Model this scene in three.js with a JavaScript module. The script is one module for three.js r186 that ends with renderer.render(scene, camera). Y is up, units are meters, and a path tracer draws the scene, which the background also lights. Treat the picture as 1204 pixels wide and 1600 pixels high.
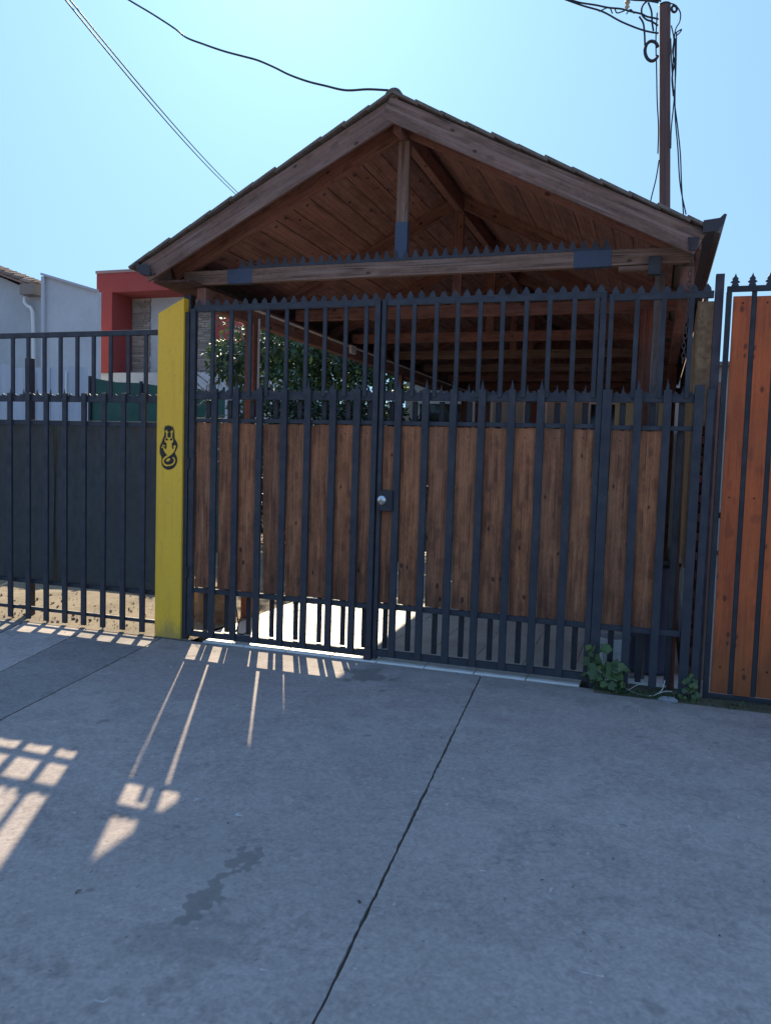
import * as THREE from 'three';
import { RoundedBoxGeometry } from 'three/addons/geometries/RoundedBoxGeometry.js';
import { mergeGeometries } from 'three/addons/utils/BufferGeometryUtils.js';

// ───────────────────────── camera, sky, sun, exposure ─────────────────────────
const scene = new THREE.Scene();
const camera = new THREE.PerspectiveCamera(65.66, 1204 / 1600, 0.05, 900);
camera.rotation.order = 'YXZ';
camera.position.set(2.1, 1.67, 6.0);
camera.rotation.set(THREE.MathUtils.degToRad(-4.085), THREE.MathUtils.degToRad(18.65), THREE.MathUtils.degToRad(1.73));
scene.add(camera);

const renderer = new THREE.WebGLRenderer({ antialias: true });
renderer.setSize(770, 1024);
renderer.toneMapping = THREE.LinearToneMapping;
renderer.toneMappingExposure = 2.0;
renderer.shadowMap.enabled = true;
renderer.shadowMap.type = THREE.PCFSoftShadowMap;

const SUN = new THREE.Vector3(-0.3741, 0.5358, -0.7567).normalize();
const sun = new THREE.DirectionalLight(new THREE.Color().setRGB(1.0, 0.86, 0.62), 4.4);
sun.position.copy(SUN).multiplyScalar(40);
sun.castShadow = true;
sun.shadow.mapSize.set(4096, 4096);
Object.assign(sun.shadow.camera, { left: -18, right: 18, top: 18, bottom: -18, near: 1, far: 90 });
sun.shadow.radius = 1;
scene.add(sun, sun.target);

{ // clear sky: pale cyan round the sun, deeper blue away from it
  const W = 1024, H = 512, d = new Float32Array(W * H * 4);
  const mix = (a, b, t) => a + (b - a) * t;
  for (let j = 0; j < H; j++) for (let i = 0; i < W; i++) {
    const el = ((j + 0.5) / H - 0.5) * Math.PI, az = ((i + 0.5) / W - 0.5) * 2 * Math.PI;
    const x = Math.cos(el) * Math.cos(az), y = Math.sin(el), z = Math.cos(el) * Math.sin(az);
    const g = Math.acos(Math.min(1, Math.max(-1, x * SUN.x + y * SUN.y + z * SUN.z)));
    const hz = Math.exp(-Math.max(0, y) * 2.6);
    const base = [mix(0.105, 0.205, hz), mix(0.20, 0.36, hz), mix(0.42, 0.55, hz)];
    const glow = 0.22 * Math.exp(-g / 0.44) + 0.10 * Math.exp(-g / 0.14);
    const k = y < 0 ? Math.max(0.25, 1 + y * 8) : 1;
    const o = (j * W + i) * 4;
    d[o] = (base[0] + glow * 0.84) * k; d[o + 1] = (base[1] + glow * 1.34) * k; d[o + 2] = (base[2] + glow * 1.2) * k; d[o + 3] = 1;
  }
  const t = new THREE.DataTexture(d, W, H, THREE.RGBAFormat, THREE.FloatType);
  t.mapping = THREE.EquirectangularReflectionMapping;
  t.magFilter = THREE.LinearFilter; t.minFilter = THREE.LinearFilter; t.needsUpdate = true;
  scene.background = t; scene.environment = t;
}

// ───────────────────────── helpers ─────────────────────────
let seed = 20231;
const rnd = () => { seed = (seed + 0x6d2b79f5) | 0; let t = Math.imul(seed ^ (seed >>> 15), 1 | seed); t = (t + Math.imul(t ^ (t >>> 7), 61 | t)) ^ t; return ((t ^ (t >>> 14)) >>> 0) / 4294967296; };
const rr = (a, b) => a + (b - a) * rnd();
const pick = (a) => a[Math.floor(rnd() * a.length) % a.length];
const V = (x, y, z) => new THREE.Vector3(x, y, z);

function noiseGrid(s) {                       // tiling value noise, period p in both directions
  const cache = new Map();
  return (u, v, pu, pv) => {
    const key = pu * 4096 + pv; let g = cache.get(key);
    if (!g) { g = new Float32Array(pu * pv); let q = (s * 7919 + key * 104729) | 0; for (let i = 0; i < g.length; i++) { q = (Math.imul(q, 1664525) + 1013904223) | 0; g[i] = (q >>> 8) / 16777216; } cache.set(key, g); }
    const x = u * pu, y = v * pv, xi = Math.floor(x), yi = Math.floor(y), fx = x - xi, fy = y - yi;
    const sx = fx * fx * (3 - 2 * fx), sy = fy * fy * (3 - 2 * fy);
    const x0 = ((xi % pu) + pu) % pu, x1 = (x0 + 1) % pu, y0 = ((yi % pv) + pv) % pv, y1 = (y0 + 1) % pv;
    const a = g[y0 * pu + x0], b = g[y0 * pu + x1], c = g[y1 * pu + x0], e = g[y1 * pu + x1];
    return a + (b - a) * sx + (c - a) * sy + (a - b - c + e) * sx * sy;
  };
}
const lin2s = (c) => { c = Math.min(1, Math.max(0, c)); return Math.round(255 * (c <= 0.0031308 ? c * 12.92 : 1.055 * Math.pow(c, 1 / 2.4) - 0.055)); };
function colTex(w, h, fn, sx = 1, sy = 1) {   // fn(u,v) -> linear rgb
  const d = new Uint8Array(w * h * 4);
  for (let j = 0; j < h; j++) for (let i = 0; i < w; i++) {
    const c = fn((i + 0.5) / w, (j + 0.5) / h), o = (j * w + i) * 4;
    d[o] = lin2s(c[0]); d[o + 1] = lin2s(c[1]); d[o + 2] = lin2s(c[2]); d[o + 3] = 255;
  }
  const t = new THREE.DataTexture(d, w, h, THREE.RGBAFormat); t.colorSpace = THREE.SRGBColorSpace;
  t.wrapS = t.wrapT = THREE.RepeatWrapping; t.magFilter = THREE.LinearFilter; t.minFilter = THREE.LinearMipmapLinearFilter; t.generateMipmaps = true;
  t.repeat.set(sx, sy); t.needsUpdate = true; return t;
}
function greyTex(w, h, fn, sx = 1, sy = 1) {
  const d = new Uint8Array(w * h * 4);
  for (let j = 0; j < h; j++) for (let i = 0; i < w; i++) { const v = Math.round(255 * Math.min(1, Math.max(0, fn((i + 0.5) / w, (j + 0.5) / h)))), o = (j * w + i) * 4; d[o] = d[o + 1] = d[o + 2] = v; d[o + 3] = 255; }
  const t = new THREE.DataTexture(d, w, h, THREE.RGBAFormat);
  t.wrapS = t.wrapT = THREE.RepeatWrapping; t.magFilter = THREE.LinearFilter; t.minFilter = THREE.LinearMipmapLinearFilter; t.generateMipmaps = true;
  t.repeat.set(sx, sy); t.needsUpdate = true; return t;
}
const lerp3 = (a, b, t) => [a[0] + (b[0] - a[0]) * t, a[1] + (b[1] - a[1]) * t, a[2] + (b[2] - a[2]) * t];
const clamp01 = (t) => Math.min(1, Math.max(0, t));
const sstep = (a, b, t) => { t = clamp01((t - a) / (b - a)); return t * t * (3 - 2 * t); };

// wood: 0.5 m across the grain, 2 m along it
function woodTex(s, dark, light, grey, greyAmt, knots) {
  const n = noiseGrid(s), K = [];
  for (let i = 0; i < knots; i++) { const a = n((i * 0.37) % 1, (i * 0.71) % 1, 16, 16), b = n((i * 0.53 + 0.2) % 1, (i * 0.29 + 0.4) % 1, 16, 16); K.push([(i * 0.618 + a * 0.2) % 1, (i * 0.381 + b * 0.3) % 1, 0.006 + 0.012 * a]); }
  const height = [];
  const map = colTex(512, 1024, (u, v) => {
    let kd = 0, warp = 0;
    for (const [ku, kv, kr] of K) {
      let du = u - ku; du -= Math.round(du); let dv = v - kv; dv -= Math.round(dv); du *= 0.5; dv *= 2;
      const r = Math.hypot(du, dv * 0.6); kd = Math.max(kd, sstep(kr * 1.25, kr * 0.6, r)); warp += Math.exp(-r * r / (kr * kr * 6)) * (0.5 + Math.sin(r * 700) * 0.14);
    }
    const w = n(u, v, 5, 3) * 0.35 + n(u, v, 11, 7) * 0.12;
    const g1 = n(u + w * 0.06, v, 48, 4), g2 = n(u + w * 0.03, v, 128, 8), g3 = n(u, v, 220, 22), big = n(u, v, 6, 5), blot = n(u, v, 14, 18);
    let t = 0.34 * g1 + 0.26 * g2 + 0.14 * g3 + 0.30 * big - warp * 0.12;
    t += 0.26 * (n(u + 0.21, v, 9, 13) - 0.5) + 0.26 * (n(u + 0.5, v + 0.3, 40, 90) - 0.5) + 0.16 * (n(u + 0.11, v + 0.6, 120, 260) - 0.5) + 0.30 * (n(u + 0.7, v, 4, 3) - 0.5);
    t = clamp01(t * 1.08 - 0.03);
    let c = lerp3(dark, light, t);
    const wear = sstep(0.52, 0.8, 0.6 * n(u + 0.3, v, 20, 7) + 0.4 * g2) * greyAmt;
    c = lerp3(c, grey, wear);
    const crack = sstep(0.24, 0.10, g2 * 0.6 + g1 * 0.4) * 0.6 + sstep(0.32, 0.1, blot) * 0.35;
    c = lerp3(c, [dark[0] * 0.45, dark[1] * 0.42, dark[2] * 0.42], clamp01(crack + kd * 0.9));
    height.push(0.5 * g2 + 0.3 * g3 + 0.2 * g1);
    return c;
  });
  let i = 0; const bump = greyTex(512, 1024, () => height[i++]);
  return { map, bump };
}
// geometry with uv in metres, grain axis along v, scaled to the wood texture
function boxUV(g, axis = 1, su = 0.5, sv = 2, ru = rnd(), rv = rnd()) {
  g.computeBoundingBox();
  const p = g.attributes.position, n = g.attributes.normal, uv = new Float32Array(p.count * 2);
  for (let i = 0; i < p.count; i++) {
    const P = [p.getX(i), p.getY(i), p.getZ(i)], N = [Math.abs(n.getX(i)), Math.abs(n.getY(i)), Math.abs(n.getZ(i))];
    const a = N[0] > N[1] && N[0] > N[2] ? 0 : N[1] > N[2] ? 1 : 2;
    const o = [0, 1, 2].filter((k) => k !== a);
    let vA = axis, uA;
    if (axis === a) { uA = o[0]; vA = o[1]; } else uA = o.find((k) => k !== axis);
    uv[i * 2] = P[uA] / su + ru; uv[i * 2 + 1] = P[vA] / sv + rv;
  }
  g.setAttribute('uv', new THREE.BufferAttribute(uv, 2)); return g;
}
const RB = (w, h, d, r = 0.003) => new RoundedBoxGeometry(w, h, d, 1, Math.min(r, w / 2.2, h / 2.2, d / 2.2));
const woodBox = (w, h, d, axis, r = 0.004) => boxUV(RB(w, h, d, r), axis);
const metalBox = (w, h, d, r = 0.003) => boxUV(RB(w, h, d, r), 1, 1, 1);
const cleanG = (g) => { const q = g.index ? g.toNonIndexed() : g; for (const k of Object.keys(q.attributes)) if (!['position', 'normal', 'uv', 'color'].includes(k)) q.deleteAttribute(k); return q; };
const merge = (list) => mergeGeometries(list.map(cleanG), false);
const at = (g, x, y, z) => g.translate(x, y, z);

const used = new Map();
function numbered(name) { const k = used.get(name) || 0; used.set(name, k + 1); return k ? name + '_' + String(k).padStart(3, '0') : name; }
function mesh(name, g, m, parent, x = 0, y = 0, z = 0) {
  const o = new THREE.Mesh(g, m); o.name = name; o.position.set(x, y, z); o.castShadow = o.receiveShadow = true; (parent || scene).add(o);
  if (!parent) o.name = numbered(name); return o;
}
function thing(name, label, category, x = 0, y = 0, z = 0, group) {
  const o = new THREE.Group(); o.name = numbered(name); o.position.set(x, y, z); o.userData = { label, category }; if (group) o.userData.group = group; scene.add(o); return o;
}
function tag(o, label, category, group) { o.userData = { label, category }; if (group) o.userData.group = group; return o; }
function struct(name, x = 0, y = 0, z = 0) { const o = new THREE.Group(); o.name = numbered(name); o.position.set(x, y, z); o.userData = { kind: 'structure' }; scene.add(o); return o; }
function tube(pts, r, seg = 40, rad = 6, closed = false) { return new THREE.TubeGeometry(new THREE.CatmullRomCurve3(pts, closed, 'centripetal'), seg, r, rad, closed); }
// beam between two points, rectangular section (w across, h in the vertical sense)
function beam(a, b, w, h) {
  const L = a.distanceTo(b), g = woodBox(w, h, L, 2);
  const m = new THREE.Matrix4().lookAt(b, a, V(0, 1, 0)); g.applyMatrix4(m); const c = a.clone().add(b).multiplyScalar(0.5); g.translate(c.x, c.y, c.z); return g;
}
const std = (o) => new THREE.MeshStandardMaterial(o);
const rgb = (r, g, b) => new THREE.Color().setRGB(r, g, b);

// ───────────────────────── materials ─────────────────────────
const NZ = noiseGrid(3), NZ2 = noiseGrid(11);
const wPlank = woodTex(5, [0.15, 0.068, 0.035], [0.52, 0.27, 0.14], [0.56, 0.36, 0.22], 0.4, 7);
const wDark = woodTex(9, [0.17, 0.07, 0.04], [0.50, 0.23, 0.13], [0.40, 0.25, 0.17], 0.3, 9);
const wGrey = woodTex(13, [0.18, 0.12, 0.085], [0.46, 0.32, 0.235], [0.5, 0.41, 0.34], 0.6, 6);
const wOrange = woodTex(17, [0.34, 0.062, 0.013], [0.56, 0.112, 0.02], [0.52, 0.14, 0.035], 0.3, 12);
const woodM = (w, c, rough = 0.82, bump = 0.0015) => std({ map: w.map, bumpMap: w.bump, bumpScale: bump, color: c, roughness: rough });
const plankMats = [rgb(0.86, 0.66, 0.55), rgb(0.72, 0.56, 0.49), rgb(0.92, 0.67, 0.53), rgb(0.80, 0.59, 0.48)].map((c) => { const m = woodM(wPlank, c, 0.78); m.vertexColors = true; return m; });
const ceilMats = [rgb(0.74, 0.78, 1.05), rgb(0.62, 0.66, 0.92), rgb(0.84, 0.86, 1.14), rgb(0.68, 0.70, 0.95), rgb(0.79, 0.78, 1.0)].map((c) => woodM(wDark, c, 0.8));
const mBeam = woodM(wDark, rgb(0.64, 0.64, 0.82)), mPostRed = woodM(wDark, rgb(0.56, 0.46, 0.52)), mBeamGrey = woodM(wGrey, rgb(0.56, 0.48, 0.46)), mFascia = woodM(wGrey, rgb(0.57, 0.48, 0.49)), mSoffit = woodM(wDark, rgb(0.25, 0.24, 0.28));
const orangeMats = [rgb(1, 1, 1), rgb(0.88, 0.86, 0.86), rgb(1.04, 1.02, 1)].map((c) => { const m = woodM(wOrange, c, 0.62, 0.0009); m.vertexColors = true; return m; });

const metMap = colTex(512, 512, (u, v) => {
  const a = NZ(u, v, 6, 6), b = NZ(u, v, 40, 24), c = NZ2(u, v, 110, 60);
  let k = lerp3([0.060, 0.068, 0.088], [0.088, 0.097, 0.120], a * 0.5 + b * 0.3 + c * 0.2);
  return lerp3(k, [0.12, 0.085, 0.07], sstep(0.70, 0.86, b * 0.5 + c * 0.5) * 0.55);
});
const metRough = greyTex(256, 256, (u, v) => 0.42 + 0.3 * NZ(u, v, 20, 16) + 0.12 * NZ2(u, v, 60, 60));
const mMetal = std({ map: metMap, roughnessMap: metRough, roughness: 1, metalness: 0.0, color: rgb(0.42, 0.42, 0.43) });
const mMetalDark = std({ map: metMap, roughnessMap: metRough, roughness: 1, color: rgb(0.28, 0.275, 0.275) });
const mMetalRust = std({ map: metMap, roughnessMap: metRough, roughness: 1, color: rgb(0.66, 0.45, 0.46) });
const mBluePatch = std({ map: metMap, roughness: 0.6, color: rgb(0.62, 0.78, 1.05) });
const mSheet = std({ map: metMap, roughnessMap: metRough, roughness: 0.9, color: rgb(0.82, 0.84, 0.68) });
const mYellow = std({
  map: colTex(256, 1024, (u, v) => {
    const a = NZ(u, v, 3, 12), b = NZ2(u, v, 24, 90), c = NZ(u, v, 60, 200);
    let k = lerp3([0.88, 0.49, 0.028], [0.97, 0.56, 0.036], a * 0.5 + b * 0.3 + c * 0.2);
    k = lerp3(k, [0.72, 0.42, 0.06], sstep(0.78, 0.95, NZ2(u, v, 30, 60)) * 0.5);
    k = lerp3(k, [0.10, 0.085, 0.05], 0.7 * sstep(0.955, 0.985, NZ2(u + 0.4, v, 40, 160)));
    k = lerp3(k, [0.40, 0.27, 0.06], 0.14 * sstep(0.62, 0.85, NZ(u + 0.2, v, 14, 9)));
    return lerp3(k, [0.30, 0.22, 0.09], sstep(0.07, 0.0, v + 0.03 * (a - 0.5) + 0.03 * (b - 0.5)) * 0.6);
  }, 1 / 0.3, 1 / 3), roughness: 0.55,
});

// concrete, mapped over x -4..6, z 0..8 (uv in that frame)
const CX0 = -4, CZ0 = -0.2, CS = 8.2;
const SG = 1024, stainA = new Float32Array(SG * SG);
for (let i = 0; i < 260; i++) {          // old drips and grease spots, ragged and stretched
  const sx = rr(-3.5, 4), sz = rr(0.2, 6), sr = 0.006 + 0.05 * Math.pow(rnd(), 2.2), sa = rr(0.12, 0.5), an = rr(0, 3.14), st = rr(0.5, 1), ca = Math.cos(an), sn = Math.sin(an);
  const ci = (sx - CX0) / CS * SG, cj = (sz - CZ0) / CS * SG, R0 = Math.ceil(sr / CS * SG * 2.4) + 1;
  for (let q = -R0; q <= R0; q++) for (let p = -R0; p <= R0; p++) {
    const ii = Math.round(ci) + p, jj = Math.round(cj) + q; if (ii < 0 || jj < 0 || ii >= SG || jj >= SG) continue;
    const dx = (ii + 0.5) / SG * CS + CX0 - sx, dz = (jj + 0.5) / SG * CS + CZ0 - sz, a = dx * ca + dz * sn, b = (-dx * sn + dz * ca) / st;
    const r = Math.hypot(a, b) / sr + (NZ2(ii / SG, jj / SG, 300, 300) - 0.5) * 1.3 + (NZ(ii / SG, jj / SG, 110, 110) - 0.5) * 1.0;
    stainA[jj * SG + ii] = Math.max(stainA[jj * SG + ii], sa * sstep(1.15, 0.35, r));
  }
}
const wet = [[0.585, 3.185, 0.055], [0.56, 3.25, 0.05], [0.575, 3.33, 0.036], [0.575, 3.41, 0.045], [0.59, 3.49, 0.05], [0.575, 3.56, 0.048], [0.60, 3.63, 0.03]];
const concMap = colTex(2048, 2048, (u, v) => {
  const x = CX0 + u * CS, z = CZ0 + v * CS;
  const a = NZ(u, v, 5, 5), b = NZ2(u, v, 17, 17), c = NZ(u, v, 60, 60), e = NZ2(u, v, 230, 230), f = NZ(u, v, 900, 900), h = NZ2(u + 0.3, v, 480, 480);
  let t = 0.14 * a + 0.15 * b + 0.18 * c + 0.22 * e + 0.32 * f + 0.22 * h;
  let k = lerp3([0.225, 0.180, 0.165], [0.475, 0.395, 0.352], clamp01(t * 1.35 - 0.26));
  k = lerp3(k, [0.22, 0.186, 0.166], 0.2 * sstep(0.55, 0.85, 0.6 * NZ2(u, v, 22, 120) + 0.4 * e));
  k = lerp3(k, [0.19, 0.165, 0.145], 0.2 * sstep(0.54, 0.8, 0.5 * NZ(u + 0.4, v, 9, 7) + 0.3 * c + 0.2 * e));
  k = lerp3(k, [0.43, 0.375, 0.335], 0.22 * sstep(0.58, 0.8, 0.55 * NZ2(u + 0.15, v + 0.4, 13, 11) + 0.3 * c + 0.15 * e));
  const s = stainA[Math.min(SG - 1, Math.floor(v * SG)) * SG + Math.min(SG - 1, Math.floor(u * SG))];
  k = lerp3(k, [0.13, 0.11, 0.10], s);
  let w = 0;
  for (const [sx, sz, sr] of wet) { const dx = x - sx, dz = (z - sz) * 0.8; if (dx * dx + dz * dz > 0.03) continue; const r = Math.hypot(dx, dz) / sr + (e - 0.5) * 1.3 + (c - 0.5) * 1.0 + (h - 0.5) * 0.6; w = Math.max(w, sstep(1.1, 0.98, r)); }
  k = lerp3(k, [0.19, 0.165, 0.145], w * 0.72);
  const ww = Math.hypot(x - 0.6, (z - 3.8) * 0.9) / 0.24 + (b - 0.5) * 1.6 + (c - 0.5) * 1.6 + (e - 0.5); k = lerp3(k, [0.19, 0.165, 0.14], 0.3 * sstep(1.1, 0.4, ww));
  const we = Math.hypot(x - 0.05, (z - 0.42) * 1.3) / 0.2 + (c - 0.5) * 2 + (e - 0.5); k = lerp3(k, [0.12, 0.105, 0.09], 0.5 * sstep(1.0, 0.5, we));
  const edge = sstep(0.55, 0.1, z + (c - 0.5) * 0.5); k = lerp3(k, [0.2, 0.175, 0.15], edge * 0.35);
  const chip = sstep(0.962, 0.99, NZ2(u + 0.1, v + 0.3, 290, 290)); k = lerp3(k, [0.62, 0.57, 0.52], chip * 0.75);
  const pit = sstep(0.05, 0.012, NZ2(u + 0.6, v + 0.2, 420, 420)); k = lerp3(k, [0.08, 0.07, 0.065], pit * 0.65);
  return k;
});
const concBump = greyTex(1024, 1024, (u, v) => 0.4 * NZ(u, v, 200, 200) + 0.4 * NZ2(u, v, 480, 480) + 0.2 * NZ(u, v, 40, 40));
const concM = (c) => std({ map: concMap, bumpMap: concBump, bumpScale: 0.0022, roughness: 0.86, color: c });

const soilMap = colTex(1024, 1024, (u, v) => {
  const a = NZ(u, v, 5, 5), b = NZ2(u, v, 24, 24), c = NZ(u, v, 90, 90), e = NZ2(u, v, 300, 300);
  let k = lerp3([0.13, 0.10, 0.068], [0.36, 0.285, 0.195], clamp01(0.24 * a + 0.28 * b + 0.26 * c + 0.30 * e - 0.06));
  return lerp3(k, [0.10, 0.075, 0.052], sstep(0.64, 0.82, b * 0.5 + c * 0.5) * 0.7);
}, 0.5, 0.5);
const mSoil = std({ map: soilMap, roughness: 0.97 });
const tileMats = [0, 1, 2].map((i) => std({
  map: colTex(256, 256, (u, v) => { const a = NZ(u + i * 0.3, v, 8, 8), b = NZ2(u, v + i * 0.2, 60, 60); return lerp3([0.70, 0.66, 0.60], [0.84, 0.80, 0.74], a * 0.6 + b * 0.4); }, 2.2, 2.2), roughness: 0.36, color: rgb(1 - i * 0.05, 1 - i * 0.055, 1 - i * 0.06),
}));
const plasterTex = colTex(512, 512, (u, v) => { const a = NZ(u, v, 6, 6), b = NZ2(u, v, 40, 40), c = NZ(u, v, 160, 160); const t = 0.5 * a + 0.25 * b + 0.25 * c; const s = 0.80 + 0.24 * t; return [s, s, s]; }, 0.25, 0.25);
const plasterBump = greyTex(256, 256, (u, v) => NZ2(u, v, 90, 90), 0.6, 0.6);
const plaster = (r, g, b) => std({ map: plasterTex, bumpMap: plasterBump, bumpScale: 0.004, roughness: 0.92, color: rgb(r, g, b) });
const mBlack = std({ color: rgb(0.012, 0.012, 0.014), roughness: 0.6 });
const mCable = std({ color: rgb(0.014, 0.015, 0.017), roughness: 0.55 });
const mGlass = std({ color: rgb(0.02, 0.024, 0.03), roughness: 0.08, metalness: 0 });
const mWhite = std({ color: rgb(0.72, 0.71, 0.68), roughness: 0.5 });
const mSteel = std({ color: rgb(0.62, 0.61, 0.58), roughness: 0.28, metalness: 0.9 });
const mOSB = std({
  map: colTex(512, 512, (u, v) => { const a = NZ(u + 0.05 * NZ2(u, v, 12, 12), v, 28, 40), b = NZ2(u, v, 50, 26), c = NZ(u, v, 7, 7); let k = lerp3([0.20, 0.125, 0.06], [0.50, 0.35, 0.2], clamp01(0.45 * a + 0.4 * b + 0.25 * c)); return lerp3(k, [0.2, 0.13, 0.07], 0.5 * sstep(0.7, 0.9, NZ2(u, v, 60, 50))); }), roughness: 0.85,
});

// ───────────────────────── ground ─────────────────────────
{
  const g = new THREE.PlaneGeometry(700, 700); g.rotateX(-Math.PI / 2);
  const uv = g.attributes.uv; for (let i = 0; i < uv.count; i++) uv.setXY(i, uv.getX(i) * 85, uv.getY(i) * 85);
  const o = mesh('ground', g, std({ map: concMap, roughness: 0.95, color: rgb(0.8, 0.78, 0.74) }), null, 0, -0.09, 0); o.userData = { kind: 'structure' };
}
{ // poured concrete drive, fan of slabs with tooled joints
  const pv = struct('pavement');
  const line = (x0, z0, s) => (z) => x0 + (z - z0) * s;
  const joints = [(z) => -9, line(-3.45, 0.1, 0.33), line(-2.74, 0.1, 0.27), line(-1.92, 0.26, 0.17), line(0.925, 0.23, 0.083), (z) => 7];
  const ends = [0.055, 9.2];
  const cols = [rgb(0.70, 0.73, 0.76), rgb(1.22, 1.23, 1.24), rgb(0.78, 0.80, 0.83), rgb(0.97, 0.97, 0.98), rgb(1.0, 1.0, 1.0)];
  const N = 260;
  for (let k = 0; k < joints.length - 1; k++) {
    const L = [], Rr = [];
    for (let i = 0; i <= N; i++) {
      const t = i / N, z = ends[0] + (ends[1] - ends[0]) * t * (0.35 + 0.65 * t);
      const j = (s) => (NZ(((z * 0.35 + s * 0.13) % 1 + 1) % 1, 0.3, 60, 4) - 0.5) * 0.004 + (NZ2(((z * 0.5 + s * 0.31) % 1 + 1) % 1, 0.7, 130, 4) - 0.5) * 0.007;
      L.push([joints[k](z) + 0.006 + j(k), z]); Rr.push([joints[k + 1](z) - 0.006 + j(k + 5), z]);
    }
    // side near the fence is ragged where it meets the soil
    const pos = [], uv = [], idx = [], M = 6;
    const put = (x, y, z) => { pos.push(x, y, z); uv.push((x - CX0) / CS + k * 0.0, (z - CZ0) / CS); };
    for (let i = 0; i <= N; i++) for (let m = 0; m <= M; m++) {
      const s = m / M, x = L[i][0] + (Rr[i][0] - L[i][0]) * s; let z = L[i][1];
      if (i === 0) z += (NZ(((x * 0.2) % 1 + 1) % 1, 0.5, 50, 4) - 0.5) * 0.03;
      put(x, 0, z);
    }
    for (let i = 0; i < N; i++) for (let m = 0; m < M; m++) { const a = i * (M + 1) + m, b = a + 1, c = a + M + 1, d = c + 1; idx.push(a, c, b, b, c, d); }
    const strip = (P, flip) => { const s0 = pos.length / 3; for (const [x, z] of P) { put(x, 0, z); put(x + (flip ? -0.004 : 0.004) * 0, -0.05, z); } for (let i = 0; i < P.length - 1; i++) { const a = s0 + i * 2; if (flip) idx.push(a, a + 1, a + 2, a + 2, a + 1, a + 3); else idx.push(a, a + 2, a + 1, a + 1, a + 2, a + 3); } };
    strip(L, false); strip(Rr, true); strip([L[0], Rr[0]], true);
    const g = new THREE.BufferGeometry(); g.setAttribute('position', new THREE.Float32BufferAttribute(pos, 3)); g.setAttribute('uv', new THREE.Float32BufferAttribute(uv, 2)); g.setIndex(idx); g.computeVertexNormals();
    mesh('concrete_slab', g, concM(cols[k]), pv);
  }
  const jg = new THREE.PlaneGeometry(16.5, 9.1); jg.rotateX(-Math.PI / 2); const juv = jg.attributes.uv; for (let i = 0; i < juv.count; i++) juv.setXY(i, juv.getX(i) * 9, juv.getY(i) * 5);
  mesh('joint_filler', jg, std({ map: soilMap, roughness: 1, color: rgb(0.5, 0.5, 0.46) }), pv, -1, -0.016, 4.63);
}
{ // dusty yard behind the left fence
  const g = new THREE.PlaneGeometry(18, 12.14, 300, 200); g.rotateX(-Math.PI / 2); g.translate(-10.66, 0, -5.99);
  const p = g.attributes.position, uv = g.attributes.uv;
  for (let i = 0; i < p.count; i++) {
    const x = p.getX(i), z = p.getZ(i), u = ((x * 0.05) % 1 + 1) % 1, v = ((z * 0.05) % 1 + 1) % 1;
    const h = 0.06 * (NZ(u, v, 14, 14) - 0.5) + 0.035 * (NZ2(u, v, 60, 60) - 0.5) + 0.012 * (NZ(u, v, 190, 190) - 0.5);
    const edge = sstep(0.06, -0.6, z);
    p.setY(i, 0.004 + h * (0.12 + 0.88 * edge)); uv.setXY(i, x, z);
  }
  g.computeVertexNormals();
  const o = mesh('yard_soil', g, mSoil); o.userData = { kind: 'structure' };
}
{ // pebbles and clods, nobody could count
  const g = new THREE.IcosahedronGeometry(1, 1), p = g.attributes.position;
  for (let i = 0; i < p.count; i++) { const s = 0.75 + 0.5 * NZ(Math.abs(p.getX(i) * 0.37 + p.getY(i) * 0.21) % 1, Math.abs(p.getZ(i) * 0.4 + p.getY(i) * 0.3) % 1, 7, 7); p.setXYZ(i, p.getX(i) * s, p.getY(i) * s * 0.6, p.getZ(i) * s); }
  g.computeVertexNormals();
  const N = 1500, im = new THREE.InstancedMesh(g, std({ color: rgb(0.36, 0.29, 0.215), roughness: 0.95 }), N), m = new THREE.Matrix4(), q = new THREE.Quaternion(), e = new THREE.Euler();
  for (let i = 0; i < N; i++) {
    const s = 0.004 + 0.016 * Math.pow(rnd(), 4); e.set(rr(0, 6), rr(0, 6), rr(0, 6)); q.setFromEuler(e);
    m.compose(V(rr(-6.4, -1.72), 0.012, 0.02 - Math.pow(rnd(), 1.4) * 2.6), q, V(s, s * 0.8, s)); im.setMatrixAt(i, m);
    const t = rr(0.55, 1.35); im.setColorAt(i, rgb(t, t * 0.97, t * 0.93));
  }
  im.name = 'pebbles'; im.castShadow = im.receiveShadow = true; im.userData = { kind: 'stuff', label: 'small pebbles and clods scattered over the dusty yard behind the fence', category: 'pebbles' }; scene.add(im);
}
{ // tiled carport floor: every tile a piece
  const fl = struct('carport_floor');
  const base = boxUV(new THREE.BoxGeometry(4.06, 0.06, 10.7), 1, 1, 1); mesh('grout_bed', base, std({ map: soilMap, color: rgb(0.38, 0.38, 0.38), roughness: 0.95 }), fl, 0.37, -0.02, -5.42);
  const vars = [0, 1, 2, 3].map(() => boxUV(RB(0.394, 0.012, 0.394, 0.003), 1, 1, 1));
  for (let i = 0; i < 10; i++) for (let j = 0; j < 26; j++) {
    const o = mesh('floor_tile', pick(vars), pick(tileMats), fl, -1.435 + i * 0.4, 0.014 + rr(-0.0007, 0.0007), -0.36 - j * 0.4);
    o.rotation.set(rr(-0.0015, 0.0015), 0, rr(-0.0015, 0.0015));
  }
  const tv = [0, 1].map(() => boxUV(RB(0.394, 0.03, 0.21, 0.006), 1, 1, 1));
  for (let i = 0; i < 8; i++) mesh('threshold_tile', pick(tv), pick(tileMats), fl, -1.35 + i * 0.4, 0.0 + rr(-0.001, 0.001), -0.05).rotation.x = 0.02;
}

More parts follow.
